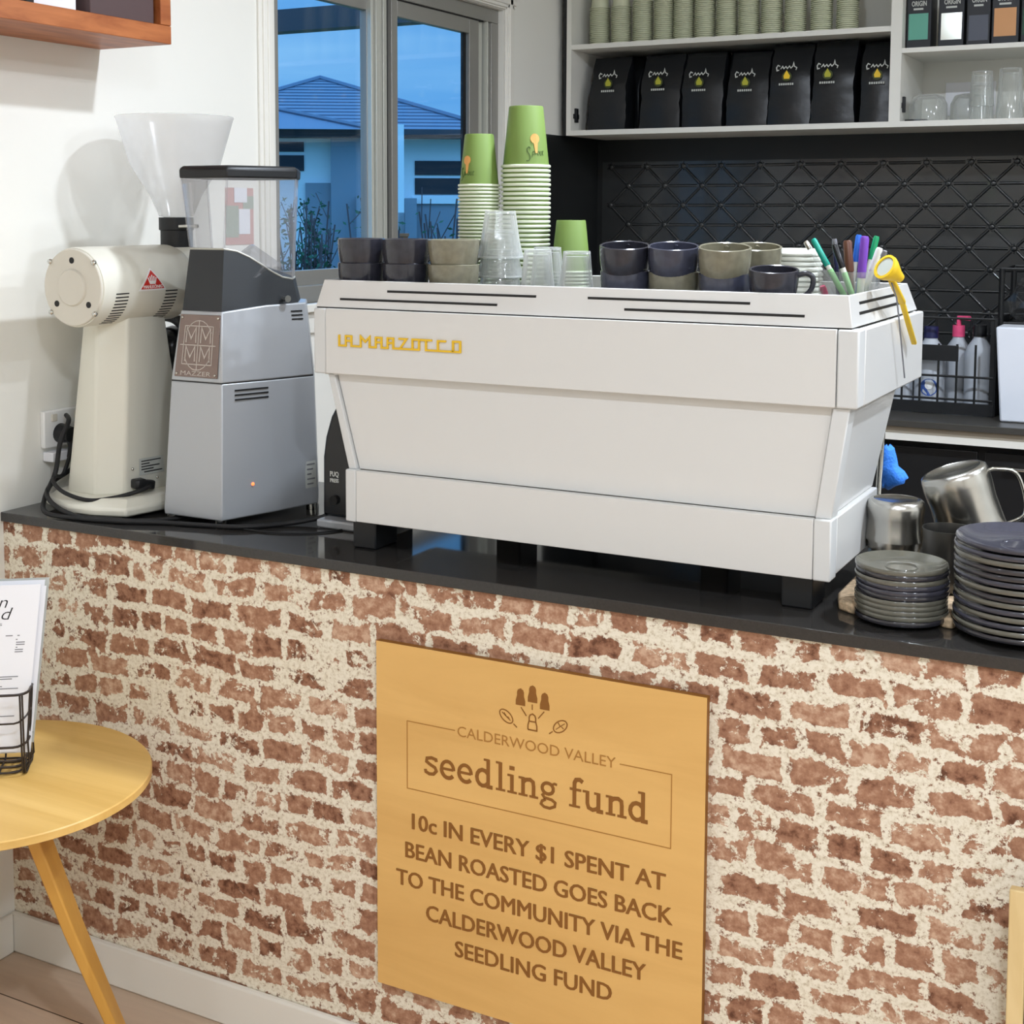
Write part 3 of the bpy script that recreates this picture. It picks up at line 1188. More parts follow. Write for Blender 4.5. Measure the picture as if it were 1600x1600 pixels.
# group heads and a steam wand on the working side
for gx in (-1.25, -0.972, -0.70):
    b = MB()
    b.lathe([(0, 0), (0.036, 0), (0.036, 0.075), (0, 0.075)], (gx, 0.44, 1.17), 24)
    g = b.build('group_head', M['steel'], em, smooth=40)
    b = MB(); b.cyl((gx, 0.47, 1.185), (gx, 0.56, 1.175), 0.013, 0.011, 14)
    b.build('portafilter_handle', M['blackplastic'], g, smooth=50)
b = MB(); b.tube([(-0.545, 0.50, 1.245), (-0.552, 0.535, 1.20), (-0.556, 0.545, 1.10), (-0.556, 0.53, 1.02)], 0.0055, 10, smooth=5)
b.build('steam_wand', M['chrome'], em, smooth=60)

# ================================================================== SILVER GRINDER
sg = thing('coffee_grinder', 'silver-grey coffee grinder with clear square hopper, charcoal collar and mirror badge plate', 'grinder', (-1.772, 0.27, TOP))
GX = -1.772


def hexsec(z, yf, hf, yr, hr, yb, hb, bulge=0):
    ym = (yf+yr)/2
    hm = (hf+hr)/2+bulge
    return [(GX-hf, yf, z), (GX+hf, yf, z), (GX+hm, ym, z), (GX+hr, yr, z), (GX+hb, yb, z), (GX-hb, yb, z), (GX-hr, yr, z), (GX-hm, ym, z)]


secs = {0.940: (0.093, 0.071, 0.325, 0.134, 0.43, 0.062), 0.952: (0.0925, 0.0715, 0.325, 0.1345, 0.43, 0.062),
        1.2035: (0.110, 0.0626, 0.318, 0.131, 0.42, 0.060), 1.2055: (0.1115, 0.0616, 0.317, 0.130, 0.419, 0.059), 1.2075: (0.110, 0.0626, 0.318, 0.131, 0.42, 0.060)}
b = MB()
b.loft([hexsec(z, *secs[z], bulge=0.004) for z in (0.940, 0.952, 1.2035)])
low = b.build('lower_housing', M['silver'], sg, bevel=0.003, bseg=3)
b = MB()
b.loft([hexsec(1.2030, 0.1112, 0.0618, 0.317, 0.130, 0.419, 0.059, 0.004), hexsec(1.2052, 0.1112, 0.0618, 0.317, 0.130, 0.419, 0.059, 0.004)])
b.build('seam', M['slot'], sg)
b = MB()
s0 = hexsec(1.2046, 0.110, 0.0626, 0.318, 0.131, 0.42, 0.060, 0.004)
s1 = hexsec(1.3405, 0.1284, 0.0503, 0.303, 0.124, 0.395, 0.060, 0.004)
# upper edge rises along the sides
s1 = [(x, y, z+(0.0 if i < 2 else (0.010 if i in (2, 7) else 0.012))) for i, (x, y, z) in enumerate(s1)]
b.loft([s0, s1])
up = b.build('upper_housing', M['silver'], sg, bevel=0.003, bseg=3)
# charcoal collar with a concave dip in its top edge


def side_pts(yf, hf, yr, hr, yb, hb, bul, zf):
    """ring with extra points along the sides; zf(t) gives z, t: 0 front, 1 at widest"""
    P = []
    n = 6
    for i in range(n+1):
        t = i/n
        h = hf+(hr-hf)*t+bul*math.sin(PI*t)
        P.append((GX+h, yf+(yr-yf)*t, zf(t)))
    P.append((GX+hb, yb, zf(1.15)))
    P.append((GX-hb, yb, zf(1.15)))
    for i in range(n, -1, -1):
        t = i/n
        h = hf+(hr-hf)*t+bul*math.sin(PI*t)
        P.append((GX-h, yf+(yr-yf)*t, zf(t)))
    return P


def ztop_(t):
    t = min(t, 1)
    return 1.4605-0.064*(t*t*(3-2*t))+0.002*t


c0 = side_pts(0.1305, 0.0485, 0.298, 0.109, 0.385, 0.052, 0.005, lambda t: 1.338+0.011*min(t, 1))
c1 = side_pts(0.1487, 0.0420, 0.292, 0.100, 0.372, 0.048, 0.006, ztop_)
b = MB()
b.loft([c0, c1])
b.build('collar', M['collar'], sg, smooth=30)
# clear hopper shell
h0 = side_pts(0.1495, 0.0415, 0.291, 0.099, 0.371, 0.047, 0.006, lambda t: ztop_(t)+0.0008)
h1 = side_pts(0.1425, 0.0565, 0.288, 0.112, 0.375, 0.056, 0.004, lambda t: 1.598)
b = MB()
b.loft([h0, h1], cap0=False, cap1=False)
b.build('hopper', M['hopperclear'], sg, smooth=30)
for i in (0, 6, 9, 15):      # ribs added as highlight streaks at the clear hopper corners
    b = MB(); b.tube([h0[i], h1[i]], 0.0022, 8)
    b.build('highlight_rib', M['hopperclear'], sg, smooth=60)
b = MB()   # rim bead where hopper meets collar
b.tube(h0, 0.0022, 6, closed=True)
b.build('hopper_seal', M['alulight'], sg, smooth=60)
b = MB()   # sloping throat inside the hopper
b.loft([[(GX-0.02, 0.20, 1.405), (GX+0.075, 0.20, 1.405), (GX+0.075, 0.29, 1.405), (GX-0.02, 0.29, 1.405)],
        [(GX-0.005, 0.21, 1.43), (GX+0.085, 0.22, 1.425), (GX+0.085, 0.285, 1.425), (GX-0.005, 0.285, 1.43)],
        [(GX+0.03, 0.245, 1.468), (GX+0.035, 0.25, 1.466), (GX+0.035, 0.255, 1.466), (GX+0.03, 0.255, 1.468)]], cap0=False)
b.build('hopper_throat', M['hopperclear'], sg)
l0 = side_pts(0.1395, 0.0585, 0.289, 0.115, 0.379, 0.058, 0.004, lambda t: 1.5985)
l1 = side_pts(0.1390, 0.0590, 0.289, 0.1155, 0.380, 0.0585, 0.004, lambda t: 1.616)
l2 = side_pts(0.1450, 0.0540, 0.288, 0.110, 0.374, 0.054, 0.004, lambda t: 1.6225)
b = MB()
b.loft([l0, l1, l2])
b.build('hopper_lid', M['blackplastic'], sg, bevel=0.003)
for fx, fy in ((-0.062, 0.105), (0.060, 0.105), (0.117, 0.325), (-0.117, 0.325)):
    b = MB()
    b.cyl((GX+fx, fy, TOP+0.0005), (GX+fx, fy, 0.9405), 0.011, 0.011, 16)
    b.build('foot', M['chrome'], sg, smooth=40)


def face_frame(z0, z1):
    """map (u across front face, z) on the leaning front face"""
    def f(u, v, d):
        t = (v-1.2065)/(1.3405-1.2065)
        y = 0.110+(0.1284-0.110)*t
        return (GX+u, y-d, v)
    return f


ff = face_frame(0, 0)
b = MB()
b.prism([(-0.0535, 1.213), (0.0525, 1.213), (0.0500, 1.334), (-0.0480, 1.334)], ff, 0.0002, 0.002)
bp = b.build('badge_plate', M['bronze'], sg, bevel=0.0008)
b = MB()
for p, q in (((-0.037, 1.238), (0.036, 1.238)), ((-0.034, 1.312), (0.035, 1.312)), ((-0.037, 1.238), (-0.034, 1.312)), ((0.036, 1.238), (0.035, 1.312)), ((-0.044, 1.275), (0.043, 1.275)), ((0, 1.228), (0, 1.322))):
    b.ribbon([p, q], 0.0018, ff, 0.002, 0.0026)
b.ribbon([(0.036*math.cos(a*PI/12), 1.275+0.048*math.sin(a*PI/12)) for a in range(2, 11)], 0.0016, ff, 0.002, 0.0026)
b.ribbon([(0.036*math.cos(a*PI/12), 1.275+0.048*math.sin(a*PI/12)) for a in range(14, 23)], 0.0016, ff, 0.002, 0.0026)
for qx in (-0.018, 0.018):
    for qz in (1.2575, 1.2935):
        b.ribbon([(qx-0.012, qz-0.014), (qx-0.011, qz+0.015), (qx, qz-0.006), (qx+0.011, qz+0.015), (qx+0.012, qz-0.014)], 0.0026, ff, 0.002, 0.0026)
b.text('MAZZER', ff, -0.038, 0.036, 1.2165, 0.0085, 0.002, 0.0026)
b.build('badge_lines', M['bronzeline'], bp)
b = MB()
for sx, sz in ((-0.0475, 1.219), (0.0465, 1.219), (-0.0430, 1.328), (0.0450, 1.328)):
    y = 0.110+(0.1284-0.110)*(sz-1.2065)/0.134
    b.ball((GX+sx, y-0.002, sz), 0.003, 8)
b.build('badge_rivets', M['chrome'], bp, smooth=60)


def rface(z):
    """front corner, mid crease and widest corner of the right side at height z"""
    lo_, hi_ = ((0.94, 0.093, 0.071, 0.325, 0.134), (1.2035, 0.110, 0.0626, 0.318, 0.131)) if z < 1.205 else ((1.2065, 0.110, 0.0626, 0.318, 0.131), (1.3405, 0.1284, 0.0503, 0.303, 0.124))
    t = (z-lo_[0])/(hi_[0]-lo_[0])
    yf, hf, yr, hr = [p+(q-p)*t for p, q in zip(lo_[1:], hi_[1:])]
    return (yf, hf, (yf+yr)/2, (hf+hr)/2+0.004, yr, hr)


def on_right(s, z, out=0.0):
    """s in 0..1 along the right side"""
    yf, hf, ym, hm, yr, hr = rface(z)
    if s < 0.5:
        k = s*2
        y, h = yf+(ym-yf)*k, hf+(hm-hf)*k
        n = Vector((ym-yf, -(hm-hf), 0)).normalized()
    else:
        k = s*2-1
        y, h = ym+(yr-ym)*k, hm+(hr-hm)*k
        n = Vector((yr-ym, -(hr-hm), 0)).normalized()
    return Vector((GX+h, y, z))+n*out


def rslots(name, s0, s1, zz, par):
    q = MB()
    for z in zz:
        ring = []
        n = 6
        A = [on_right(s0+(s1-s0)*i/n, z-0.0016, 0.0020) for i in range(n+1)]
        B = [on_right(s0+(s1-s0)*i/n, z+0.0016, 0.0020) for i in range(n+1)]
        A2 = [on_right(s0+(s1-s0)*i/n, z-0.0016, -0.003) for i in range(n+1)]
        B2 = [on_right(s0+(s1-s0)*i/n, z+0.0016, -0.003) for i in range(n+1)]
        q.loft([[A[i], B[i], B2[i], A2[i]] for i in range(n+1)])
    return q.build(name, M['slot'], par)


rslots('vent_slots', 0.13, 0.47, (1.171, 1.180, 1.189), low)
rslots('vent_slots', 0.80, 0.94, (1.320, 1.328, 1.336), up)
b = MB()
p = on_right(0.30, 1.003, 0.001)
b.ball(p, 0.0035, 10)
b.build('indicator_lamp', M['led'], low, smooth=60)
b = MB()
p0, p1 = on_right(0.74, 1.362, -0.004), on_right(0.74, 1.362, 0.012)
b.cyl(p0, p1, 0.006, 0.007, 14)
b.build('locking_knob', M['chrome'], sg, smooth=40)
b = MB()
A = [on_right(0.86, 0.975, 0.0008), on_right(0.985, 0.975, 0.0008), on_right(0.985, 1.03, 0.0008), on_right(0.86, 1.03, 0.0008)]
b.poly(A)
st = b.build('rating_sticker', M['plateinfo'], low)
b = MB()
for k in range(5):
    z = 1.022-k*0.010
    b.poly([on_right(0.88, z, 0.0012), on_right(0.97-0.02*(k % 3), z, 0.0012), on_right(0.97-0.02*(k % 3), z+0.003, 0.0012), on_right(0.88, z+0.003, 0.0012)])
b.build('sticker_print', M['inkgrey'], st)

# ================================================================== CREAM GRINDER
EX, EZ, ER = -2.005, 1.385, 0.079
eg = thing('shop_grinder', 'tall cream shop grinder with horizontal motor drum and white funnel hopper', 'grinder', (EX, 0.2, TOP))
base_lo = [(-2.136, 0.067), (-2.03, 0.022), (-1.966, 0.026), (-1.902, 0.049), (-1.884, 0.142), (-1.915, 0.36), (-2.09, 0.38), (-2.15, 0.20)]
b = MB()
ctr = (-2.01, 0.2)
ins = lambda P, k: [(ctr[0]+(x-ctr[0])*k, ctr[1]+(y-ctr[1])*k) for x, y in P]
b.loft([[(x, y, 0.934) for x, y in ins(base_lo, 0.985)], [(x, y, 0.939) for x, y in base_lo], [(x, y, 0.950) for x, y in base_lo], [(x, y, 0.966) for x, y in ins(base_lo, 0.86)]])
b.build('foot_plate', M['cream'], eg, bevel=0.004)
for fx, fy in ((-2.08, 0.08), (-1.93, 0.085), (-1.94, 0.33), (-2.07, 0.33)):
    b = MB(); b.cyl((fx, fy, TOP+0.0005), (fx, fy, 0.936), 0.012, 0.012, 14)
    b.build('rubber_foot', M['rubber'], eg, smooth=40)
colb = [(-2.096, 0.088), (-2.075, 0.074), (-2.005, 0.070), (-1.957, 0.108), (-1.941, 0.212), (-1.955, 0.30), (-2.05, 0.31), (-2.105, 0.20)]
colt = [(-2.068, 0.120), (-2.056, 0.112), (-2.02, 0.105), (-1.961, 0.130), (-1.962, 0.200), (-1.972, 0.25), (-2.04, 0.25), (-2.07, 0.19)]
b = MB()
b.loft([[(x, y, 0.962) for x, y in colb], [(x, y, 1.335) for x, y in colt]])
colu = b.build('column', M['cream'], eg, bevel=0.006, bseg=3)
b = MB()
b.lathe([(0, 0), (ER-0.006, 0), (ER-0.0015, 0.002), (ER, 0.007), (ER, 0.262), (ER-0.003, 0.272), (ER-0.012, 0.28), (0.05, 0.285), (0.05, 0.33), (0.066, 0.332), (0.066, 0.385), (0.058, 0.395), (0, 0.395)], (EX, 0.028, EZ), 56, (0, 1, 0))
drum = b.build('motor_drum', M['cream'], eg, smooth=40)
b = MB()
b.lathe([(0, 0.004), (0.034, 0.004), (0.036, 0.006), (0.0365, 0.0085), (0.074, 0.0085), (0.0755, 0.010), (0.0755, 0.014), (0, 0.014)], (EX, 0.0155, EZ), 56, (0, 1, 0))
plate = b.build('end_plate', M['creamdark'], eg, smooth=35)
b = MB()
for a in (90, 218, 322):
    x, z = EX+0.053*math.cos(math.radians(a)), EZ+0.053*math.sin(math.radians(a))
    b.cyl((x, 0.0265, z), (x, 0.0232, z), 0.0062, 0.0062, 14)
b.build('plate_holes', M['slot'], plate, smooth=40)
b = MB()
for a in (41, 139, 221, 319):
    x, z = EX+0.076*math.cos(math.radians(a)), EZ+0.076*math.sin(math.radians(a))
    b.ball((x, 0.024, z), 0.0058, 8)
b.build('plate_clips', M['chrome'], plate, smooth=60)


def on_drum(y, ang, out):
    a = math.radians(ang)
    return (EX+(ER+out)*math.cos(a), y, EZ+(ER+out)*math.sin(a))


def fdrum(u, v, d):
    """u along the drum axis (metres, +u away), v arc length upward from horizontal"""
    return on_drum(u, math.degrees(v/ER), d)


b = MB()
for y0, y1 in ((0.062, 0.098), (0.205, 0.241)):
    for k in range(12):
        a0 = -10-k*5.2
        b.prism([(y0, math.radians(a0)*ER), (y1, math.radians(a0)*ER), (y1, math.radians(a0+1.7)*ER), (y0, math.radians(a0+1.7)*ER)], fdrum, -0.002, 0.0005)
b.build('cooling_slots', M['slot'], drum)


def drum_tri(u0, u1, v0, v1, lift, n=10):
    q = MB()
    rows = []
    for i in range(n+1):
        k = i/n
        m = (u0+u1)/2
        rows.append((u0+(m-u0)*k, u1+(m-u1)*k+0.0001, v0+(v1-v0)*k))
    q.loft([[fdrum(a, v, lift), fdrum(c, v, lift), fdrum(c, v, -0.001), fdrum(a, v, -0.001)] for a, c, v in rows])
    return q


bd = drum_tri(0.124, 0.206, -0.010, 0.036, 0.0006).build('triangle_badge', M['white'], drum)
drum_tri(0.131, 0.199, -0.0065, 0.0315, 0.0011).build('red_field', M['red'], bd)
b = MB()
for k in range(5):
    u = 0.164+(k-2)*0.0058
    b.ribbon([(0.164+(k-2)*0.004, 0.006), (u, 0.021-abs(k-2)*0.0025)], 0.0026, fdrum, 0.0011, 0.0018)
b.prism([(0.156, 0.003), (0.172, 0.003), (0.174, 0.009), (0.154, 0.009)], fdrum, 0.0009, 0.0018)
b.text('MAHLKÖNIG', fdrum, 0.138, 0.192, -0.0050, 0.0060, 0.0009, 0.0019)
b.build('badge_print', M['white'], bd)
# hopper cone, clamp
HY = 0.332
b = MB()
b.lathe([(0.022, 0.0), (0.034, 0.004), (0.050, 0.045), (0.092, 0.112), (0.122, 0.212), (0.1235, 0.2135), (0.1245, 0.212), (0.1225, 0.207), (0.0945, 0.112), (0.053, 0.044), (0.036, 0.003)], (EX, HY, 1.520), 56)
b.build('funnel_hopper', M['hopperwhite'], eg, smooth=50)
b = MB()
b.lathe([(0, 0), (0.034, 0), (0.034, 0.038), (0.037, 0.040), (0.037, 0.066), (0, 0.066)], (EX, HY, 1.455), 32)
cl = b.build('hopper_clamp', M['blackplastic'], eg, smooth=40)
b = MB(); b.cyl((EX+0.03, HY-0.025, 1.502), (EX+0.075, HY-0.02, 1.503), 0.0045, 0.004, 12)
b.build('clamp_pin', M['chrome'], cl, smooth=40)
b = MB(); b.lathe([(0, 0), (0.048, 0), (0.044, 0.018), (0.036, 0.026), (0, 0.026)], (EX, HY, 1.432), 32)
b.build('inlet_neck', M['cream'], eg, smooth=40)
# spout, lever and bag clamp below the grinding head
b = MB()
b.lathe([(0, 0), (0.021, 0), (0.026, 0.03), (0.042, 0.075), (0.044, 0.085), (0, 0.085)], (EX, 0.385, 1.225), 24)
b.build('outlet_spout', M['blackgloss'], eg, smooth=45)
b = MB()
b.lathe([(0, -0.05), (0.022, -0.045), (0.040, -0.02), (0.045, 0.005), (0.036, 0.035), (0.015, 0.05), (0, 0.052)], (-2.062, 0.375, 1.232), 20, (0.2, 0.3, 1))
b.build('bag_holder', M['blackgloss'], eg, smooth=45)
b = MB()
b.tube([(-2.14, 0.375, 1.292), (-2.10, 0.37, 1.302), (-2.05, 0.365, 1.300), (-2.02, 0.36, 1.285)], 0.009, 10, smooth=4)
b.tube([(-2.10, 0.38, 1.20), (-2.07, 0.345, 1.175), (-2.03, 0.34, 1.185), (-2.01, 0.36, 1.22)], 0.0045, 8, smooth=4)
b.build('bag_clamp_lever', M['blackplastic'], eg, smooth=50)
b = MB()
b.lathe([(0, 0), (0.021, 0.001), (0.022, 0.006), (0, 0.008)], (-2.088, 0.338, 1.262), 20, (0.35, -0.85, 0.2))
b.build('dose_button', M['white'], eg, smooth=40)
b = MB()
b.cyl((-2.078, 0.385, 1.185), (-2.078, 0.385, 1.09), 0.020, 0.018, 18)
b.build('outlet_cup', M['white'], eg, smooth=40)


# rating label, socket plug and screw on the right face of the column
def colface(s, z, out):
    t = (z-0.962)/(1.335-0.962)
    a = Vector((colb[3][0]+(colt[3][0]-colb[3][0])*t, colb[3][1]+(colt[3][1]-colb[3][1])*t, z))
    c = Vector((colb[4][0]+(colt[4][0]-colb[4][0])*t, colb[4][1]+(colt[4][1]-colb[4][1])*t, z))
    d = (c-a)
    n = Vector((d.y, -d.x, 0)).normalized()
    return a+d*s+n*out


b = MB(); b.poly([colface(0.33, 0.998, 0.0012), colface(0.97, 0.998, 0.0012), colface(0.97, 1.032, 0.0012), colface(0.33, 1.032, 0.0012)])
rl = b.build('rating_label', M['plateinfo'], colu)
b = MB()
for k, (s0, s1) in enumerate(((0.38, 0.9), (0.38, 0.6), (0.38, 0.86), (0.38, 0.7), (0.45, 0.92))):
    z = 1.025-k*0.0056
    b.poly([colface(s0, z, 0.0016), colface(s1, z, 0.0016), colface(s1, z+0.0024, 0.0016), colface(s0, z+0.0024, 0.0016)])
b.build('label_print', M['ink'], rl)
b = MB(); b.ball(colface(0.16, 1.014, 0.001), 0.003, 8); b.ball(colface(0.78, 0.988, 0.001), 0.003, 8)
b.build('screws', M['steel'], colu, smooth=60)
pa, pb_ = colface(0.24, 0.985, 0.0), colface(0.22, 0.984, 0.022)
b = MB(); b.bar(pa, pb_, 0.026, 0.02)
q = colface(0.24, 0.985, 0.028)
b.bar(colface(0.12, 0.986, 0.014), colface(0.55, 0.978, 0.016), 0.018, 0.019)
plug = b.build('power_plug', M['blackplastic'], eg, bevel=0.004)

# ================================================================== power point, plugs and leads
po = thing('power_outlet', 'white double power point on the left wall behind the cream grinder', 'power point', (LW, 0.17, 1.08))
b = MB(); b.box(LW, LW+0.012, 0.105, 0.235, 1.04, 1.118)
b.build('outlet_plate', M['white'], po, bevel=0.003)
for y0 in (0.125, 0.190):
    b = MB(); b.box(LW+0.012, LW+0.016, y0, y0+0.015, 1.095, 1.110)
    b.build('switch', M['creamdark'], po, bevel=0.001)
for py, nm in ((0.150, 'black round power plug in the outlet half nearest the room'), (0.208, 'black power plug in the outlet half nearer the window')):
    t = thing('mains_plug', nm, 'plug', (LW+0.0125, py, 1.068))
    b = MB(); b.cyl((LW+0.0125, py, 1.068), (LW+0.045, py, 1.066), 0.021, 0.017, 20)
    b.build('plug_body', M['blackplastic'], t, smooth=40)
    b = MB(); b.tube([(LW+0.035, py, 1.06), (LW+0.045, py-0.004, 1.042), (LW+0.045, py-0.008, 1.02)], 0.006, 8, smooth=4)
    b.build('strain_relief', M['rubber'], t, smooth=60)
b = MB()
b.box(LW+0.001, LW+0.03, 0.11, 0.20, 1.012, 1.032)
tag(b.build('plug_tag', M['paper'], loc=(LW, 0.155, 1.012), bevel=0.002), 'crumpled white tag hanging under the wall power point', 'tag')
b = MB()
b.tube([(-2.142, 0.142, 1.020), (-2.145, 0.125, 0.985), (-2.125, 0.085, 0.99), (-2.10, 0.055, 0.985), (-2.05, 0.035, 0.972), (-1.99, 0.04, 0.962), (-1.95, 0.075, 0.966), (-1.922, 0.118, 0.976), (-1.921, 0.140, 0.981)], 0.0042, 8, smooth=8)
b.build('power_cord', M['rubber'], eg, smooth=60)
b = MB()
b.tube([(-2.142, 0.20, 1.020), (-2.150, 0.15, 0.99), (-2.146, 0.10, 0.975), (-2.11, 0.045, 0.962), (-2.05, 0.012, 0.948), (-1.99, 0.01, 0.935), (-1.93, 0.030, 0.9322), (-1.86, 0.05, 0.9322), (-1.80, 0.14, 0.9322), (-1.77, 0.24, 0.9322)], 0.0048, 8, smooth=8)
b.build('power_cord', M['rubber'], sg, smooth=60)
b = MB()
b.tube([(-1.68, 0.105, 0.929), (-1.62, 0.10, 0.929), (-1.56, 0.115, 0.929), (-1.50, 0.16, 0.929), (-1.46, 0.25, 0.929)], 0.0018, 6, smooth=6)
tag(b.build('thin_cable', M['rubber'], loc=(-1.58, 0.1, TOP), smooth=60), 'thin black cable lying on the counter before the espresso machine', 'cable')

# ================================================================== BLACK TAMPER beside the machine
pt = thing('automatic_tamper', 'black rounded automatic tamper squeezed between silver grinder and espresso machine', 'tamper', (-1.485, 0.28, TOP))
b = MB()
prof = [(-1.550, 0.945), (-1.549, 1.06), (-1.543, 1.10), (-1.530, 1.14), (-1.512, 1.17), (-1.49, 1.19), (-1.462, 1.20), (-1.444, 1.195), (-1.436, 1.17), (-1.4325, 1.10), (-1.431, 0.945)]
b.prism(prof, lambda u, v, d: (u, d, v), 0.215, 0.36)
pb = b.build('tamper_body', M['blackgloss'], pt, bevel=0.006, bseg=3)
b = MB(); b.box(-1.545, -1.415, 0.185, 0.36, TOP+0.0005, 0.9445)
b.build('base_plate', M['silver'], pt, bevel=0.004)
b = MB()
fpq = lambda u, v, d: (u, 0.215-d, v)
b.text('PUQ', fpq, -1.532, -1.512, 1.024, 0.010, 0.0, 0.0006, bold=0.02)
b.text('PRESS', fpq, -1.532, -1.512, 1.0125, 0.0075, 0.0, 0.0006, bold=0.02)
b.build('white_print', M['white'], pb)
b = MB(); b.cyl((-1.521, 0.2155, 0.978), (-1.521, 0.209, 0.978), 0.009, 0.009, 16)
b.build('power_socket', M['slot'], pb, smooth=40)
b = MB()
b.tube([(-2.166, 0.16, 1.105), (-2.12, 0.12, 1.10), (-2.115, 0.09, 1.06), (-2.12, 0.08, 1.0), (-2.115, 0.045, 0.955), (-2.07, 0.003, 0.936), (-1.99, 0.006, 0.9324), (-1.90, 0.022, 0.9324), (-1.82, 0.055, 0.9324), (-1.74, 0.075, 0.9324), (-1.66, 0.10, 0.9324), (-1.60, 0.17, 0.9324), (-1.555, 0.215, 0.940), (-1.545, 0.225, 0.948)], 0.0050, 8, smooth=8)
b.build('power_cord', M['rubber'], pt, smooth=60)

# ================================================================== CERAMIC CUPS on the machine
def ceramic(name, label, rt0, rb, h, loc, mat, hang, group=None, ex=2.2, tilt=0):
    t = thing(name, label, 'cup', loc, group)
    t.rotation_euler = (math.radians(tilt), math.radians(tilt*0.4), 0)
    b = MB()
    prof = []
    for i in range(10):
        k = (i/9)**1.4
        prof.append((rb+(rt0-rb)*(1-(1-k)**ex), h*k))
    inner = [(r-0.0042, max(z, 0.005)) for r, z in reversed(prof)]
    b.lathe([(0, 0)]+prof+[(rt0-0.002, h+0.0012)]+inner+[(0, 0.005)], seg=40)
    b.build('cup_bowl', mat, t, smooth=50, local=True)
    b = MB()
    c, s = math.cos(hang), math.sin(hang)
    pts = [(rt0-0.006, h*0.84), (rt0+0.010, h*0.93), (rt0+0.021, h*0.82), (rt0+0.019, h*0.52), (rt0+0.006, h*0.30), (rb+(rt0-rb)*0.55-0.002, h*0.24)]
    b.tube([(r*c, r*s, z) for r, z in pts], 0.0042, 10, smooth=5)
    b.build('cup_handle', mat, t, smooth=60, local=True)
    return t


gl = 'ceramic cups left of the glasses'
for x, y, mat, rt0, nm, where in ((-1.4035, 0.134, 'cupdark', 0.0428, 'charcoal', 'at the left end of the machine tray'),
                                  (-1.3115, 0.138, 'cupdark', 0.0420, 'dark charcoal', 'second from the tray left end'),
                                  (-1.2150, 0.140, 'cupolive', 0.0455, 'olive grey', 'beside the stacked tumblers')):
    ceramic('coffee_cup', '%s stoneware cup, lower of the pair %s' % (nm, where), rt0, 0.0350, 0.0575, (x, y, TZ), M[mat], PI/2, gl)
    ceramic('coffee_cup', '%s stoneware cup, upper of the pair %s' % (nm, where), rt0, 0.0350, 0.0575, (x, y, TZ+0.0435), M[mat], PI/2+random.uniform(-.5, .5), gl)
gr = 'ceramic cups right of the glasses'
for x, y, m0, m1, n0, n1, where in ((-0.906, 0.180, 'cupnavy', 'cupdark', 'slate', 'charcoal', 'nearest the green cup stacks'),
                                    (-0.820, 0.180, 'cupolive', 'cupnavy', 'olive grey', 'slate', 'in the middle of the right row'),
                                    (-0.726, 0.160, 'cupnavy', 'cupolive', 'slate', 'olive grey', 'behind the single handled cup')):
    ceramic('coffee_cup', '%s stoneware cup, lower of the pair %s' % (n0, where), 0.0422, 0.0345, 0.052, (x, y, TZ), M[m0], PI/2, gr, 3.2)
    ceramic('coffee_cup', '%s stoneware cup, upper of the pair %s' % (n1, where), 0.0422, 0.0345, 0.052, (x, y-0.004, TZ+0.0435), M[m1], PI/2+0.25, gr, 3.2, 8)
ceramic('coffee_cup', 'olive grey stoneware cup in the back row, lower of the pair before the white lids', 0.0405, 0.033, 0.052, (-0.706, 0.268, TZ), M['cupolive'], PI*0.6, gr, 3.2)
ceramic('coffee_cup', 'olive grey stoneware cup in the back row, upper of the pair before the white lids', 0.0405, 0.0315, 0.052, (-0.706, 0.262, TZ+0.0425), M['cupolive'], PI*0.6, gr, 3.2, 8)
ceramic('coffee_cup', 'single mottled charcoal cup with its handle turned right, in front of white lids', 0.0385, 0.0285, 0.060, (-0.6375, 0.129, TZ+0.003), M['cupdark'], math.radians(10), gr, 2.4, 7)


# ------------------------------------------------------------------ glass tumblers
def tumbler(label, rr, rb, h, loc, group):
    """faceted tumbler standing upside down"""
    b = MB()
    seg = 27

    def ring(r, z, facet):
        P = []
        for i in range(seg):
            a = 2*PI*i/seg
            k = 1-facet*(1-math.cos(9*a))/2
            P.append((r*k*math.cos(a), r*k*math.sin(a), z))
        return P
    rows = []
    N = 7
    for i in range(N+1):
        k = i/N
        rows.append(ring(rr+(rb-rr)*(k**0.85), h*k, 0.0 if i < 2 else 0.07))
    rows.append(ring(rb*0.86, h, 0.07))
    inn = []
    for i in range(N+1):
        k = i/N
        inn.append(ring((rr-0.0026)+(rb-0.0034-rr+0.0026)*(k**0.85), (h-0.009)*k, 0.0))
    inn.reverse()
    vr = [[b.bm.verts.new(p) for p in lp] for lp in rows+inn]
    full = vr[:N+2]
    for a, c in zip(full[:-1], full[1:]):
        for i in range(seg):
            j = (i+1) % seg
            b.face([a[i], a[j], c[j], c[i]])
    b.face(full[-1])
    ii = vr[N+2:]
    b.face(ii[0])
    for a, c in zip(ii[:-1], ii[1:]):
        for i in range(seg):
            j = (i+1) % seg
            b.face([a[i], a[j], c[j], c[i]])
    for i in range(seg):
        j = (i+1) % seg
        b.face([ii[-1][i], ii[-1][j], full[0][j], full[0][i]])
    for rz, rr_ in ((0.0016, rr-0.0006), (h-0.0035, rb*0.93)):  # rings added to whiten rim and base like bright glass edges
        b.lathe([(rr_+0.0014*math.cos(2*PI*i/8), rz+0.0014*math.sin(2*PI*i/8)) for i in range(8)], seg=27, closed=True)
    return tag(b.build('glass_tumbler', M['tumbler'], loc=loc, smooth=28, local=True), label, 'glass', group)


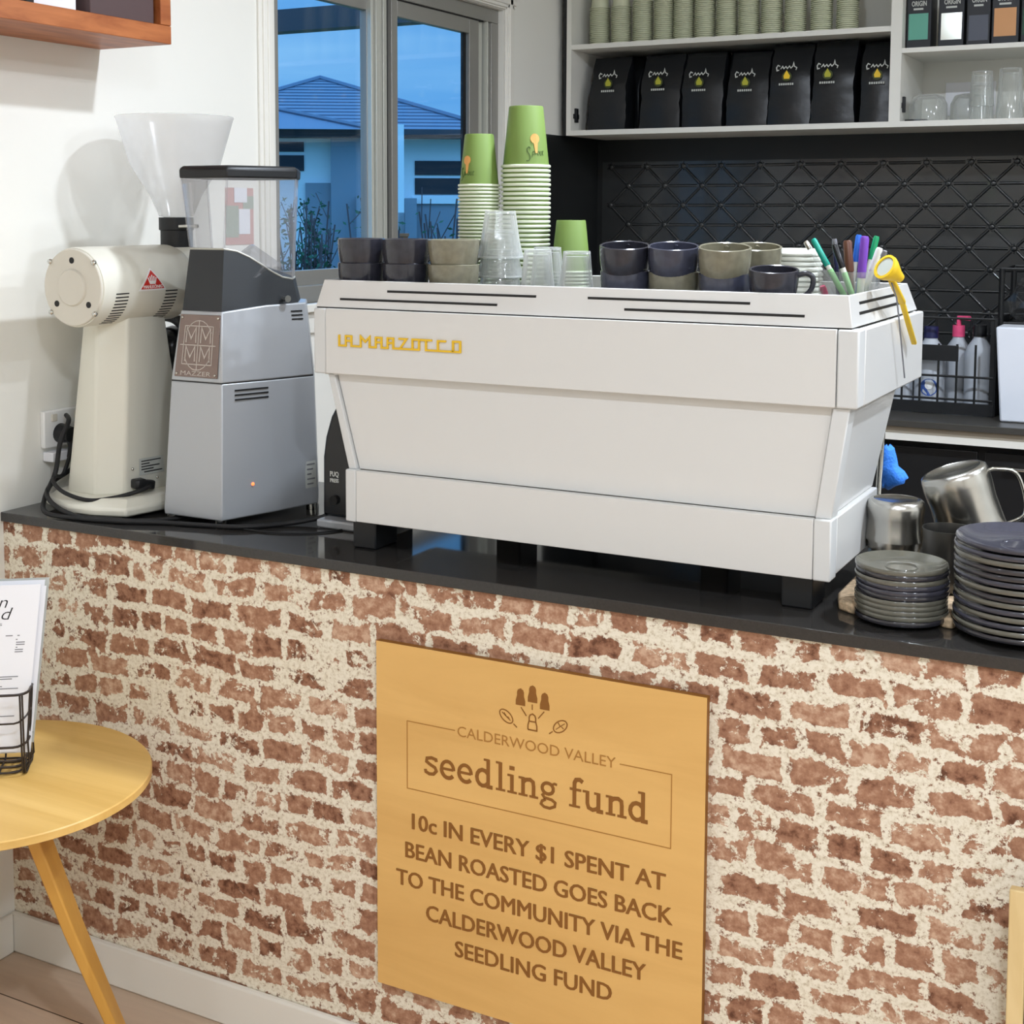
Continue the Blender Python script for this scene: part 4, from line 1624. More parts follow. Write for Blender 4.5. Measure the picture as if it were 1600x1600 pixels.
gt = 'upturned glass tumblers on the machine'
for i, (z, l) in enumerate(((TZ, 'lowest'), (TZ+0.0345, 'middle'), (TZ+0.0685, 'topmost'))):
    tumbler('upturned faceted clear tumbler, %s of the nested three' % l, 0.0415, 0.0275, 0.084, (-1.159, 0.210, z), gt)
tumbler('single upturned tumbler directly right of the nested three', 0.0325, 0.0235, 0.086, (-1.060, 0.160, TZ), gt)
tumbler('single upturned tumbler before the short green cup stack', 0.0325, 0.0235, 0.084, (-0.992, 0.172, TZ), gt)
tumbler('single upturned tumbler half hidden behind the other two singles', 0.0335, 0.0245, 0.088, (-1.083, 0.246, TZ), gt)

# ------------------------------------------------------------------ white lids
b = MB()
b.lathe([(0.0395, 0.0), (0.0415, 0.0012), (0.0415, 0.0042), (0.0395, 0.006), (0.0365, 0.0115), (0.0345, 0.012), (0.033, 0.0085), (0, 0.0085)], seg=36)
ld = None
for i in range(10):
    z = TZ+i*0.0086
    if ld is None:
        ld = tag(b.build('cup_lid', M['lid'], loc=(-0.662, 0.352, z), smooth=40, local=True), 'x', 'cup lid', 'stacked white lids')
        o = ld
    else:
        o = ld.copy(); COL.objects.link(o); o.location = (-0.662+random.uniform(-.0008, .0008), 0.352, z)
    o['label'] = 'white plastic lid, %s in the lid stack between olive cups and pens' % ('topmost' if i == 9 else 'lowest' if i == 0 else ORD[i]+' up')

# ------------------------------------------------------------------ pen tub, pens, thermometer
px, py = -0.566, 0.315
b = MB()
b.lathe([(0, 0.0), (0.047, 0.0), (0.0505, 0.054), (0.0515, 0.0545), (0.0490, 0.054), (0.0455, 0.0025), (0, 0.0025)], seg=40)
tag(b.build('pen_tub', M['clearplastic'], loc=(px, py, TZ), smooth=40, local=True), 'clear plastic tub holding pens at the right end of the machine', 'tub')
pens = [  # top (x, y, z), foot (x, y, z), radius, body colour, cap colour, cap share, label
    ((-0.634, 0.295, 1.487), (-0.575, 0.300, 1.3885), 0.0046, 'clearplastic', 'steel', .12, 'clear-barrelled ballpoint pen leaning furthest left in the pen tub'),
    ((-0.619, 0.285, 1.491), (-0.560, 0.284, 1.3900), 0.0052, 'lid', 'cap_teal', .42, 'white marker with teal cap leaning left in the pen tub'),
    ((-0.594, 0.325, 1.491), (-0.585, 0.325, 1.3885), 0.0045, 'navy', 'inkgrey', .1, 'navy pen standing upright behind the teal marker'),
    ((-0.582, 0.278, 1.483), (-0.548, 0.282, 1.3900), 0.0052, 'lid', 'blackgloss', .4, 'marker with black cap between the teal and brown ones'),
    ((-0.569, 0.310, 1.489), (-0.560, 0.312, 1.3890), 0.0075, 'cap_brown', 'cap_brown', .5, 'thick brown marker in the middle of the pen tub'),
    ((-0.556, 0.335, 1.498), (-0.567, 0.330, 1.3890), 0.0052, 'lid', 'cap_blue', .4, 'marker with bright blue cap standing tallest at the back'),
    ((-0.544, 0.330, 1.494), (-0.560, 0.342, 1.3890), 0.0046, 'cap_sky', 'cap_sky', .4, 'pale blue pen between the blue and purple caps'),
    ((-0.537, 0.295, 1.496), (-0.545, 0.302, 1.3890), 0.0072, 'lid', 'cap_purple', .62, 'thick marker with purple cap right of centre'),
    ((-0.527, 0.335, 1.496), (-0.550, 0.330, 1.3895), 0.0050, 'lid', 'cap_green', .35, 'marker with green cap behind the purple one'),
    ((-0.517, 0.315, 1.477), (-0.546, 0.320, 1.3890), 0.0060, 'lid', 'lid', .4, 'white pen leaning right beside the purple marker'),
    ((-0.505, 0.300, 1.473), (-0.540, 0.318, 1.3900), 0.0044, 'clearplastic', 'inkgrey', .1, 'grey clear pen leaning furthest right in the pen tub'),
    ((-0.603, 0.290, 1.414), (-0.597, 0.300, 1.3885), 0.0055, 'pink', 'pink', .5, 'short pink highlighter standing low inside the pen tub'),
]
for k, c in (('cap_teal', (0, 150, 130)), ('cap_brown', (100, 62, 44)), ('cap_blue', (40, 110, 214)), ('cap_sky', (130, 180, 236)), ('cap_purple', (118, 66, 180)), ('cap_green', (20, 150, 96))):
    M[k] = pm(k, lin(*c), 0.35)
M['lime'] = pm('lime_sleeve', lin(150, 208, 140), 0.4)
for tp, ft, r, mb_, mc, sh_, lab in pens:
    t = thing('pen', lab, 'pen', ft, 'pens in the tub')
    a, c = Vector(ft), Vector(tp)
    L = (c-a).length
    d = (c-a).normalized()
    b = MB()
    b.lathe([(0, 0), (r*0.3, 0), (r*0.8, 0.008), (r*0.85, L*(1-sh_)), (0, L*(1-sh_))], a, 14, d)
    b.build('barrel', M[mb_], t, smooth=40)
    b = MB()
    b.lathe([(0, L*(1-sh_)-0.001), (r, L*(1-sh_)-0.001), (r, L-0.004), (r*0.75, L), (0, L)], a, 14, d)
    b.build('cap', M[mc], t, smooth=40)
    if mc in ('cap_teal', 'blackgloss'):
        b = MB()
        b.lathe([(r*0.9, L*0.05), (r*0.95, L*0.06), (r*0.95, L*0.5), (r*0.9, L*0.51)], a, 14, d)
        b.build('sleeve', M['lime'], t, smooth=40)

th = thing('dial_thermometer', 'yellow dial thermometer hooked over the right end of the machine hood', 'thermometer', (-0.478, 0.21, 1.41))
b = MB()
hd = Vector((-0.480, 0.205, 1.448))
nd = Vector((-0.42, -0.62, 0.42)).normalized()
b.lathe([(0, -0.032), (0.007, -0.032), (0.010, -0.022), (0.0185, -0.004), (0.0205, 0.002), (0.0205, 0.007), (0.0165, 0.0075), (0.016, 0.004), (0, 0.004)], hd, 32, nd)
b.build('dial_housing', M['yellow'], th, smooth=40)
b = MB()
b.lathe([(0, 0.0045), (0.016, 0.0045), (0.0155, 0.0056), (0, 0.0062)], hd, 32, nd)
b.build('dial_face', M['dial'], th, smooth=40)
b = MB()
b.bar(Vector((-0.4795, 0.232, 1.430)), Vector((-0.4755, 0.300, 1.390)), 0.011, 0.007)
b.bar(Vector((-0.4755, 0.295, 1.393)), Vector((-0.4745, 0.398, 1.316)), 0.009, 0.006)
b.build('sheath_clip', M['yellow'], th, bevel=0.002)
b = MB()
b.tube([(-0.479, 0.232, 1.425), (-0.476, 0.258, 1.40), (-0.4755, 0.275, 1.37), (-0.4755, 0.334, 1.265)], 0.0013, 8)
b.build('probe_stem', M['inkgrey'], th, smooth=60)

# ================================================================== PLATES
def plate_mesh(r, h):
    b = MB()
    b.lathe([(0, 0.0), (r*0.60, 0.0), (r*0.63, 0.0015), (r*0.93, h-0.0088), (r*0.985, h-0.0070), (r, h-0.0045), (r, h-0.0018), (r*0.985, h), (r*0.95, h-0.0008), (r*0.85, h*0.62), (r*0.60, 0.0052), (r*0.36, 0.0046), (r*0.35, 0.0060), (r*0.33, 0.0060), (r*0.32, 0.0044), (0, 0.0044)], seg=56)
    return b


seqs = ['platedark', 'plateolive', 'plateolive', 'plateolive', 'plateolive', 'platedark', 'platenavy', 'platenavy', 'plateolive', 'platedark', 'plateolive']
mesh_by = {}
PN = {'platedark': 'charcoal', 'plateolive': 'olive grey', 'platenavy': 'slate blue'}


def stack(cx, cy, r, h, pitch, seq, where, group):
    n = len(seq)
    for i, mk in enumerate(seq):
        key = (mk, r)
        loc = (cx+random.uniform(-.0012, .0012), cy+random.uniform(-.0012, .0012), TOP+0.0006+i*pitch)
        lab = '%s glazed saucer, %s of the %s' % (PN[mk], 'topmost' if i == n-1 else 'lowest' if i == 0 else ORD[i]+' up', where)
        if key not in mesh_by:
            o = plate_mesh(r, h).build('saucer', M[mk], loc=loc, smooth=40, local=True)
            mesh_by[key] = o
            tag(o, lab, 'plate', group)
        else:
            o = mesh_by[key].copy()
            COL.objects.link(o)
            o.location = loc
            o['label'] = lab
        o.rotation_euler = (random.uniform(-.004, .004), random.uniform(-.004, .004), random.uniform(0, 6))


stack(-0.4235, 0.103, 0.0675, 0.0140, 0.0075, seqs, 'small stack beside the machine', 'small saucers in a stack')
seqb = ['platedark', 'plateolive', 'platenavy', 'plateolive', 'platenavy', 'plateolive', 'platedark', 'plateolive', 'platenavy', 'platedark', 'platedark', 'plateolive', 'platenavy', 'platenavy']
stack(-0.255, 0.112, 0.095, 0.0175, 0.0097, seqb, 'large stack at the right edge', 'large plates in a stack')
for o in list(COL.objects):
    if o.get('group') == 'large plates in a stack':
        o['label'] = o['label'].replace('saucer', 'plate')
        o.name = 'plate'

# board under the jugs
b = MB()
pl = [(-0.530, 0.150), (-0.518, 0.108), (-0.490, 0.090), (-0.482, 0.118), (-0.463, 0.158), (-0.425, 0.172), (-0.388, 0.152), (-0.371, 0.105), (-0.362, 0.088), (-0.345, 0.086), (-0.338, 0.125), (-0.330, 0.30), (-0.345, 0.40), (-0.50, 0.40), (-0.532, 0.30)]
b.prism(pl, lambda u, v, d: (u, v, d), TOP+0.0004, TOP+0.0165)
tag(b.build('serving_board', M['speckle'], loc=(-0.43, 0.25, TOP), bevel=0.004), 'speckled pale brown board peeking out behind the small plate stack', 'board')


# ================================================================== MILK JUGS
M['darksteel'] = pm('dark_dull_steel', lin(104, 102, 98), 0.3, metal=0.9)


def jug(label, c, up, r0, r1, L, hang, loc, group='steel milk jugs', handle=True, mat='steel'):
    """steel jug; c base centre, up axis towards its mouth"""
    t = thing('milk_jug', label, 'jug', loc, group)
    ax = Vector(up).normalized()
    b = MB()
    pr = [(0, 0.0015), (r0-0.012, 0.0015), (r0-0.010, 0.0), (r0-0.005, 0.001), (r0-0.0015, 0.004), (r0, 0.010), (r0+0.001, L*0.2), (r0-0.001, L*0.45), (r1, L*0.8), (r1+0.002, L), (r1+0.0005, L), (r1-0.0015, L*0.8), (r0-0.0025, L*0.45), (r0-0.001, L*0.2), (r0-0.003, 0.008), (0, 0.006)]
    b.lathe(pr, c, 44, ax)
    b.build('jug_body', M[mat], t, smooth=45)
    if handle:
        ref = Vector(hang)
        s = (ref-ax*ref.dot(ax)).normalized()
        c = Vector(c)
        b = MB()
        pts = [c+s*(r0-0.001)+ax*L*0.12, c+s*(r0+0.012)+ax*L*0.13, c+s*(r0+0.038)+ax*L*0.24, c+s*(r0+0.040)+ax*L*0.55, c+s*(r0+0.030)+ax*L*0.80, c+s*(r1)+ax*L*0.86]
        b.tube(pts, 0.0030, 8, smooth=5)
        b.build('jug_handle', M['chrome'], t, smooth=60)
    return t


BZ = TOP+0.0168
jug('upturned steel milk jug under the other one, behind the small plates', (-0.476, 0.300, BZ+0.083), (0, 0, -1), 0.044, 0.044, 0.082, (0.3, 1, 0), (-0.476, 0.300, BZ))
jug('upturned shiny steel milk jug on top, behind the small plates', (-0.476, 0.300, BZ+0.083+0.044), (0, 0, -1), 0.0455, 0.0465, 0.066, (0.3, 1, 0), (-0.476, 0.300, BZ+0.05), handle=False)
jug('dark steel jug with measuring marks between the two plate stacks', (-0.383, 0.250, BZ), (0, 0, 1), 0.041, 0.039, 0.098, (1, 0.8, 0), (-0.383, 0.250, BZ), mat='darksteel')
ax = Vector((0.30, 0.12, -0.94))
jug('large steel jug tipped over at an angle on the other jugs', (-0.397, 0.345, 1.118), ax, 0.054, 0.055, 0.125, (1, 0.15, 0.3), (-0.36, 0.36, BZ))
# support under the tipped jug
jug('steel jug hidden mostly under the tipped one', (-0.300, 0.42, TOP+0.0006), (0, 0, 1), 0.045, 0.043, 0.09, (1, 0.2, 0), (-0.30, 0.42, TOP))

# blue cloth on the steam wand
cl_ = MB()
rings = []
for i, (z, r, ox) in enumerate(((1.112, 0.004, 0.0), (1.106, 0.010, 0.0), (1.09, 0.012, 0.002), (1.075, 0.015, 0.004), (1.062, 0.022, 0.012), (1.052, 0.024, 0.014), (1.045, 0.017, 0.006), (1.036, 0.010, -0.002))):
    rings.append([(-0.548+ox+r*(1+0.25*math.sin(3*a+i))*math.cos(a), 0.565+r*0.8*(1+0.2*math.cos(4*a+i))*math.sin(a), z+0.004*math.sin(2*a)) for a in [2*PI*k/16 for k in range(16)]])
cl_.loft(rings)
tag(cl_.build('cleaning_cloth', M['bluecloth'], loc=(-0.548, 0.565, 1.04), smooth=70), 'bright blue cleaning cloth hanging behind the right end of the machine', 'cloth')

# ================================================================== THINGS ON THE BACK BENCH
wb = thing('wire_basket', 'black wire basket of white bottles on the back bench', 'basket', (-0.8, 2.5, 0.925))
X0, X1, Y0, Y1, Z0, Z1 = -1.06, -0.633, 2.38, 2.62, 0.927, 1.222
b = MB()
for z in (Z0+0.006, 0.972, 1.042, Z1-0.004):
    b.tube([(X0, Y0, z), (X1, Y0, z), (X1, Y1, z), (X0, Y1, z)], 0.004, 6, closed=True)
x = X0
for k in range(9):
    x = X0+(X1-X0)*k/8
    for y in (Y0, Y1):
        b.tube([(x, y, Z0), (x, y, 1.14 if y == Y0 and 0 < k < 8 else Z1)], 0.0036, 6)
    if k in (0, 8):
        b.tube([(x, Y0, Z0), (x, Y1, Z0)], 0.0036, 6)
for k in range(1, 5):
    y = Y0+(Y1-Y0)*k/5
    for x in (X0, X1):
        b.tube([(x, y, Z0), (x, y, Z1)], 0.0036, 6)
for k in range(12):
    x = X0+(X1-X0)*(k+.5)/12
    b.tube([(x, Y0, Z0+.004), (x, Y1, Z0+.004)], 0.0025, 6)
b.build('wire_frame', M['blackwire'], wb, smooth=60)
b = MB(); b.box(-0.94, -0.735, Y0-0.006, Y0-0.002, 1.088, 1.136)
b.build('front_plate', M['blackplastic'], wb, bevel=0.001)
b = MB(); b.box(X1-0.012, X1+0.006, Y0, Y1, Z0, Z1); b.build('solid_end', M['blackplastic'], wb)
b = MB(); b.box(X0, X1, Y0-0.004, Y0+0.004, Z0, 0.962); b.build('bottom_band', M['blackplastic'], wb)


def bottle(label, x, y, r, h, capm, sq=False, nozzle=False):
    t = thing('bottle', label, 'bottle', (x, y, 0.934), 'bottles in the wire basket')
    b = MB()
    b.lathe([(0, 0), (r, 0), (r, h*0.74), (r*0.86, h*0.82), (r*0.45, h*0.93), (r*0.38, h), (0, h)], (x, y, 0.934), 24)
    b.build('bottle_body', M['bottle'], t, smooth=40)
    b = MB()
    b.lathe([(0, 0), (r*0.48, 0), (r*0.46, 0.035), (0, 0.035)], (x, y, 0.934+h*0.96), 20)
    b.build('bottle_cap', M[capm], t, smooth=40)
    if nozzle:
        b = MB()
        b.tube([(x, y, 0.934+h+0.02), (x, y, 0.934+h+0.05), (x+0.035, y-0.02, 0.934+h+0.05)], 0.008, 8)
        b.build('trigger', M['pink'], t, smooth=50)
    return t


t = bottle('white bottle with round blue label and navy cap in the wire basket', -0.832, 2.46, 0.046, 0.225, 'navy')
b = MB()
f = lambda u, v, d: (-0.832+(0.0463+d)*math.sin(u/0.0463), 2.46-(0.0463+d)*math.cos(u/0.0463), v)
b.prism([(0.006+0.027*math.cos(2*PI*i/20), 1.000+0.027*math.sin(2*PI*i/20)) for i in range(20)], f, 0, 0.0008)
lb = b.build('round_label', M['bluelabel'], t)
b = MB()
b.prism([(0.006+0.012*math.cos(2*PI*i/20), 1.006+0.012*math.sin(2*PI*i/20)) for i in range(20)], f, 0.0008, 0.0014)
b.build('label_centre', M['white'], lb)
bottle('white spray bottle with pink trigger behind the round-labelled one', -0.765, 2.545, 0.040, 0.225, 'pink', nozzle=True)
bottle('white narrow bottle at the right end of the wire basket', -0.690, 2.47, 0.042, 0.235, 'blackplastic')
t = bottle('white bottle with red mark at the left end of the wire basket', -0.925, 2.47, 0.042, 0.20, 'navy')
b = MB(); b.box(-0.94, -0.905, 2.4265, 2.428, 1.00, 1.012); b.build('red_mark', M['red'], t)

b = MB()
b.loft([[(-0.600, 2.295, 0.9255), (-0.40, 2.295, 0.9255), (-0.40, 2.40, 0.9255), (-0.600, 2.40, 0.9255)],
        [(-0.618, 2.285, 1.205), (-0.385, 2.285, 1.205), (-0.385, 2.405, 1.205), (-0.618, 2.405, 1.205)]])
tag(b.build('white_tub', M['binwhite'], loc=(-0.5, 2.34, 0.9255), bevel=0.006), 'tall white plastic tub on the back bench at the right edge', 'tub')

cr = thing('wire_crate', 'tall black wire crate with clear bags behind the white tub', 'crate', (-0.47, 2.53, 0.925))
X0, X1, Y0, Y1, Z0, Z1 = -0.626, -0.30, 2.43, 2.68, 0.927, 1.368
b = MB()
for z in (Z0+0.005, 1.19, 1.205, Z1):
    b.tube([(X0, Y0, z), (X1, Y0, z), (X1, Y1, z), (X0, Y1, z)], 0.005, 6, closed=True)
for k in range(7):
    x = X0+(X1-X0)*k/6
    for y in (Y0, Y1):
        b.tube([(x, y, Z0), (x, y, Z1 if k in (0, 6) else 1.205)], 0.0035 if k else 0.009, 6)
    b.tube([(x, Y0, Z0+0.004), (x, Y1, Z0+0.004)], 0.003, 6)
b.build('wire_frame', M['blackwire'], cr, smooth=60)
b = MB(); b.box(X0+0.004, X1-0.004, Y0+0.008, Y1-0.008, 1.193, 1.199); b.build('upper_tray', M['blackplastic'], cr)
rnd = random.Random(3)
for i in range(4):
    bx, by, bz = -0.565+0.07*i, 2.49+0.05*(i % 2), 1.2615
    b = MB()
    rows = []
    for j in range(7):
        k = j/6
        rr_ = 0.045*math.sin(PI*(0.08+0.84*k))**0.6
        rows.append([(bx+rr_*(1+rnd.uniform(-.35, .35))*math.cos(2*PI*m/12), by+rr_*0.9*(1+rnd.uniform(-.35, .35))*math.sin(2*PI*m/12), bz-0.055+k*0.13+rnd.uniform(-.008, .008)) for m in range(12)])
    b.loft(rows)
    tag(b.build('plastic_bag', M['polybag'], loc=(bx, by, 1.2)), ['crinkled clear plastic bag at the left end of the black crate', 'crinkled clear plastic bag second from the left in the crate', 'crinkled clear plastic bag third from the left in the crate', 'crinkled clear plastic bag at the right end of the crate'][i], 'plastic bag', 'clear bags in the crate')

# tall black appliance at the right edge of the splashback
b = MB(); b.box(-0.468, 0.1, 2.72, BW-0.01, 0.9255, 1.78)
tag(b.build('black_cabinet', M['blackplastic'], loc=(-0.2, 2.84, 0.9255), bevel=0.004), 'tall black cabinet standing on the back bench at the right edge', 'cabinet')

# ================================================================== COFFEE BAGS on the wall shelf
def coffee_bag(label, x0, x1, h, yf, lx, lz, bright, tilt):
    cx = (x0+x1)/2
    w = x1-x0
    t = thing('coffee_bag', label, 'coffee bag', (cx, yf+0.06, 1.8252), 'black coffee bags on the shelf')
    z0 = 1.8254
    b = MB()
    rows = []
    n = 12
    rn = random.Random(int(abs(cx)*1000))
    for i in range(n+1):
        k = i/n
        dep = 0.045*(1-max(0, (k-0.55)/0.45)**1.3)+0.002
        ww = w/2*(1-0.04*k)+0.002*math.sin(7*k+cx*9)
        rx = []
        for s, yy2 in ((-1, -1), (-0.6, -1.12), (0, -1.2), (0.6, -1.12), (1, -1), (1, 1), (0, 1.1), (-1, 1)):
            jit = rn.uniform(-0.003, 0.003)
            rx.append((cx+s*ww+jit*0.5+tilt*k, yf+0.055+yy2*dep+jit+0.02*k, z0+h*k))
        rows.append(rx)
    b.loft(rows)
    b.build('bag_body', M['bagblack'], t, smooth=60)
    y = yf-0.007
    f = lambda u, v, d: (lx+u, y-d+0.02*(lz+v-z0)/h, lz+v)
    b = MB()
    b.ribbon([(-0.024, 0.022), (-0.031, 0.026), (-0.036, 0.018), (-0.034, 0.008), (-0.027, 0.010)], 0.0035, f, 0, 0.0008)
    b.ribbon([(-0.022, 0.013), (-0.015, 0.022), (-0.011, 0.014), (-0.004, 0.021), (0.001, 0.014), (0.008, 0.022), (0.013, 0.015), (0.020, 0.022), (0.022, 0.034), (0.025, 0.020), (0.033, 0.016), (0.030, 0.008)], 0.0030, f, 0, 0.0008)
    b.build('script_logo', M['plateinfo'], t)
    b = MB()
    for k in range(7):
        b.prism([(-0.026+k*0.0074, -0.041), (-0.021+k*0.0074, -0.041), (-0.021+k*0.0074, -0.034), (-0.026+k*0.0074, -0.034)], f, 0, 0.0008)
    b.build('small_print', M['plateinfo'], t)
    b = MB()
    b.prism([(0.0165*math.cos(2*PI*i/18), -0.012+0.0165*math.sin(2*PI*i/18)) for i in range(18)], f, 0, 0.0008)
    em_ = b.build('green_roundel', M['roundel'], t)
    b = MB()
    b.prism([(-0.009, -0.02), (0.009, -0.02), (0.011, -0.010), (0.004, 0.0), (-0.001, 0.009), (-0.006, 0.0), (-0.011, -0.010)], f, 0.0008, 0.0014)
    b.build('roundel_drop', M['yellow'] if bright else M['olivelogo'], em_)
    return t


M['roundel'] = pm('dark_olive_print', lin(58, 66, 26), 0.5)
M['olivelogo'] = pm('olive_yellow_print', lin(170, 168, 50), 0.5)
for i, (x0, x1, h, lx, lz, br, w_) in enumerate(((-2.088, -1.945, 0.262, -2.008, 2.001, False, 'leftmost'), (-1.889, -1.741, 0.262, -1.818, 1.999, False, 'second from the left'),
                                                 (-1.732, -1.585, 0.262, -1.668, 1.991, False, 'third from the left'), (-1.572, -1.428, 0.255, -1.504, 1.984, False, 'in the middle'),
                                                 (-1.424, -1.284, 0.272, -1.361, 1.999, True, 'third from the divider, brightest emblem'), (-1.278, -1.138, 0.276, -1.224, 1.999, False, 'second from the divider'),
                                                 (-1.118, -1.018, 0.268, -1.062, 1.991, True, 'squeezed against the divider'))):
    coffee_bag('black coffee bag with script logo on the wall shelf, %s' % w_, x0, x1, h, 2.645, lx, lz, br, random.uniform(-.004, .004))

for i, (x, w_) in enumerate(((-2.02, 'leftmost'), (-1.86, 'second from the left'), (-1.70, 'third from the left'), (-1.54, 'fourth from the left'), (-1.38, 'fifth from the left'), (-1.22, 'sixth from the left'), (-1.075, 'next to the divider'))):
    b = MB()
    w2 = 0.077 if i < 6 else 0.055
    b.loft([[(x-w2, 2.79, 1.8254), (x+w2, 2.79, 1.8254), (x+w2, 2.92, 1.8254), (x-w2, 2.92, 1.8254)], [(x-w2, 2.785, 1.98), (x+w2, 2.785, 1.98), (x+w2, 2.92, 1.98), (x-w2, 2.92, 1.98)], [(x-w2, 2.84, 2.10), (x+w2, 2.84, 2.10), (x+w2, 2.86, 2.10), (x-w2, 2.86, 2.10)]])
    tag(b.build('coffee_bag', M['bagblack'], loc=(x, 2.85, 1.8254), bevel=0.006), 'black coffee bag in the dim back row of the wall shelf, %s' % w_, 'coffee bag', 'back row of coffee bags')

# black cartons with coloured labels
for i, (x0, x1, z0, z1, mk, nm, lx0, lx1) in enumerate(((-0.972, -0.897, 2.083, 2.165, 'teal', 'teal', -0.966, -0.906), (-0.874, -0.797, 2.078, 2.161, 'foil', 'shiny silver', -0.866, -0.803),
                                                       (-0.789, -0.719, 2.071, 2.149, 'slate', 'slate grey', -0.782, -0.724), (-0.714, -0.634, 2.080, 2.166, 'tan', 'tan orange', -0.707, -0.642), (-0.628, -0.556, 2.080, 2.160, 'bottlegreen', 'dark green', -0.624, -0.565))):
    t = thing('drink_carton', 'black carton with %s label on the upper right shelf' % nm, 'carton', ((x0+x1)/2, 2.69, 2.0552), 'black cartons on the upper right shelf')
    b = MB(); b.box(x0, x1, 2.642, 2.74, 2.0555, 2.26)
    b.build('carton_body', M['boxblack'], t, bevel=0.002)
    b = MB(); b.box(lx0, lx1, 2.6405, 2.6418, z0, z1)
    b.build('colour_label', M[mk], t)
    f = lambda u, v, d: (u, 2.642-d, v)
    b = MB()
    b.text('ORIGIN', f, lx0+0.008, lx1-0.006, 2.188, 0.016, 0, 0.0008, bold=0.02)
    b.box(lx0+0.014, lx1-0.016, 2.6412, 2.642, 2.176, 2.182)
    b.build('white_lettering', M['plateinfo'], t)

# glassware on the lower right shelf
def shelf_glass(name, label, prof, x, y, cat, z=1.8253, grp='glassware on the lower right shelf'):
    b = MB()
    b.lathe(prof, seg=32)
    return tag(b.build(name, M['tumbler'], loc=(x, y, z), smooth=45, local=True), label, cat, grp)


jar = [(0.058, 0), (0.060, 0.002), (0.059, 0.055), (0.047, 0.080), (0.030, 0.086), (0, 0.086), (0, 0.080), (0.028, 0.080), (0.044, 0.075), (0.0555, 0.053), (0.056, 0.002)]
jar.append(jar[0])
shelf_glass('glass_bowl', 'upturned wide glass bowl at the left of the glassware shelf', jar, -0.905, 2.68, 'bowl')
shelf_glass('glass_bowl', 'upturned wide glass bowl beside the nested highball glasses', jar, -0.780, 2.70, 'bowl')
hb = [(0.037, 0), (0.038, 0.001), (0.031, 0.125), (0.029, 0.127), (0, 0.127), (0, 0.112), (0.027, 0.112), (0.0355, 0.001)]
hb.append(hb[0])
hb = [(r, z*0.86) for r, z in hb]
shelf_glass('highball_glass', 'lower of the two nested upturned glasses beside the bowls', hb, -0.738, 2.655, 'glass')
shelf_glass('highball_glass', 'upper of the two nested upturned glasses beside the bowls', hb, -0.738, 2.655, 'glass', z=1.8253+0.042)
tg = [(0.040, 0), (0.041, 0.001), (0.033, 0.155), (0.031, 0.157), (0, 0.157), (0, 0.142), (0.029, 0.142), (0.0385, 0.001)]
tg.append(tg[0])
shelf_glass('highball_glass', 'tall upturned highball glass right of the nested pair', tg, -0.655, 2.66, 'glass')
shelf_glass('highball_glass', 'tall upturned highball glass cut off by the right edge', tg, -0.565, 2.665, 'glass')
b = MB(); b.box(-0.968, -0.90, 2.63, 2.66, 1.8254, 1.832)
tag(b.build('black_clip', M['blackplastic'], loc=(-0.934, 2.645, 1.8254), bevel=0.002), 'small flat black clip lying before the left glass bowl', 'clip')

# ================================================================== ENGRAVED WOODEN SIGN
sy = -0.013
wsn = thing('wooden_sign', 'square pale plywood sign with engraved lettering on the brick counter front', 'sign', (-0.982, 0, 0.18))
b = MB(); b.box(-1.281, -0.684, sy, -0.0005, 0.181, 0.798)
pn = b.build('sign_board', [M['signwood'], M['signedge']], wsn)
for p in pn.data.polygons:
    if abs(p.normal.y) < 0.5:
        p.material_index = 1
fs = lambda u, v, d: (u, sy-d, v)
D0, D1 = 0.0, 0.0006
for tx, x0, x1, z0 in (('10c IN EVERY $1 SPENT AT', -1.210, -0.746, 0.4765), ('BEAN ROASTED GOES BACK', -1.2235, -0.734, 0.4235), ('TO THE COMMUNITY VIA THE', -1.242, -0.717, 0.3715),
                       ('CALDERWOOD VALLEY', -1.182, -0.777, 0.3200), ('SEEDLING FUND', -1.125, -0.835, 0.2700)):
    b = MB()
    for q_ in range(4):
        b.text(tx, fs, x0+0.0006*q_, x1-0.0018+0.0006*q_, z0+0.0005*(q_ % 2), 0.0275, D0, D1+0.00006*q_)
    b.build('engraved_line', M['engrave'], pn)
b = MB()
b.text('CALDERWOOD VALLEY', fs, -1.120, -0.833, 0.6580, 0.0175, D0, D1, bold=-0.004)
for pp in ([(-1.125, 0.6665), (-1.219, 0.6665), (-1.219, 0.5475), (-0.739, 0.5475), (-0.739, 0.6665), (-0.826, 0.6665)],):
    b.ribbon(pp, 0.0014, fs, D0, D1)
b.build('engraved_border', M['engravelight'], pn)
# slab-serif title drawn as strokes
b = MB()
arc = lambda cx, cy, rx, ry, a0, a1, n=10: [(cx+rx*math.cos(math.radians(a0+(a1-a0)*i/n)), cy+ry*math.sin(math.radians(a0+(a1-a0)*i/n))) for i in range(n+1)]


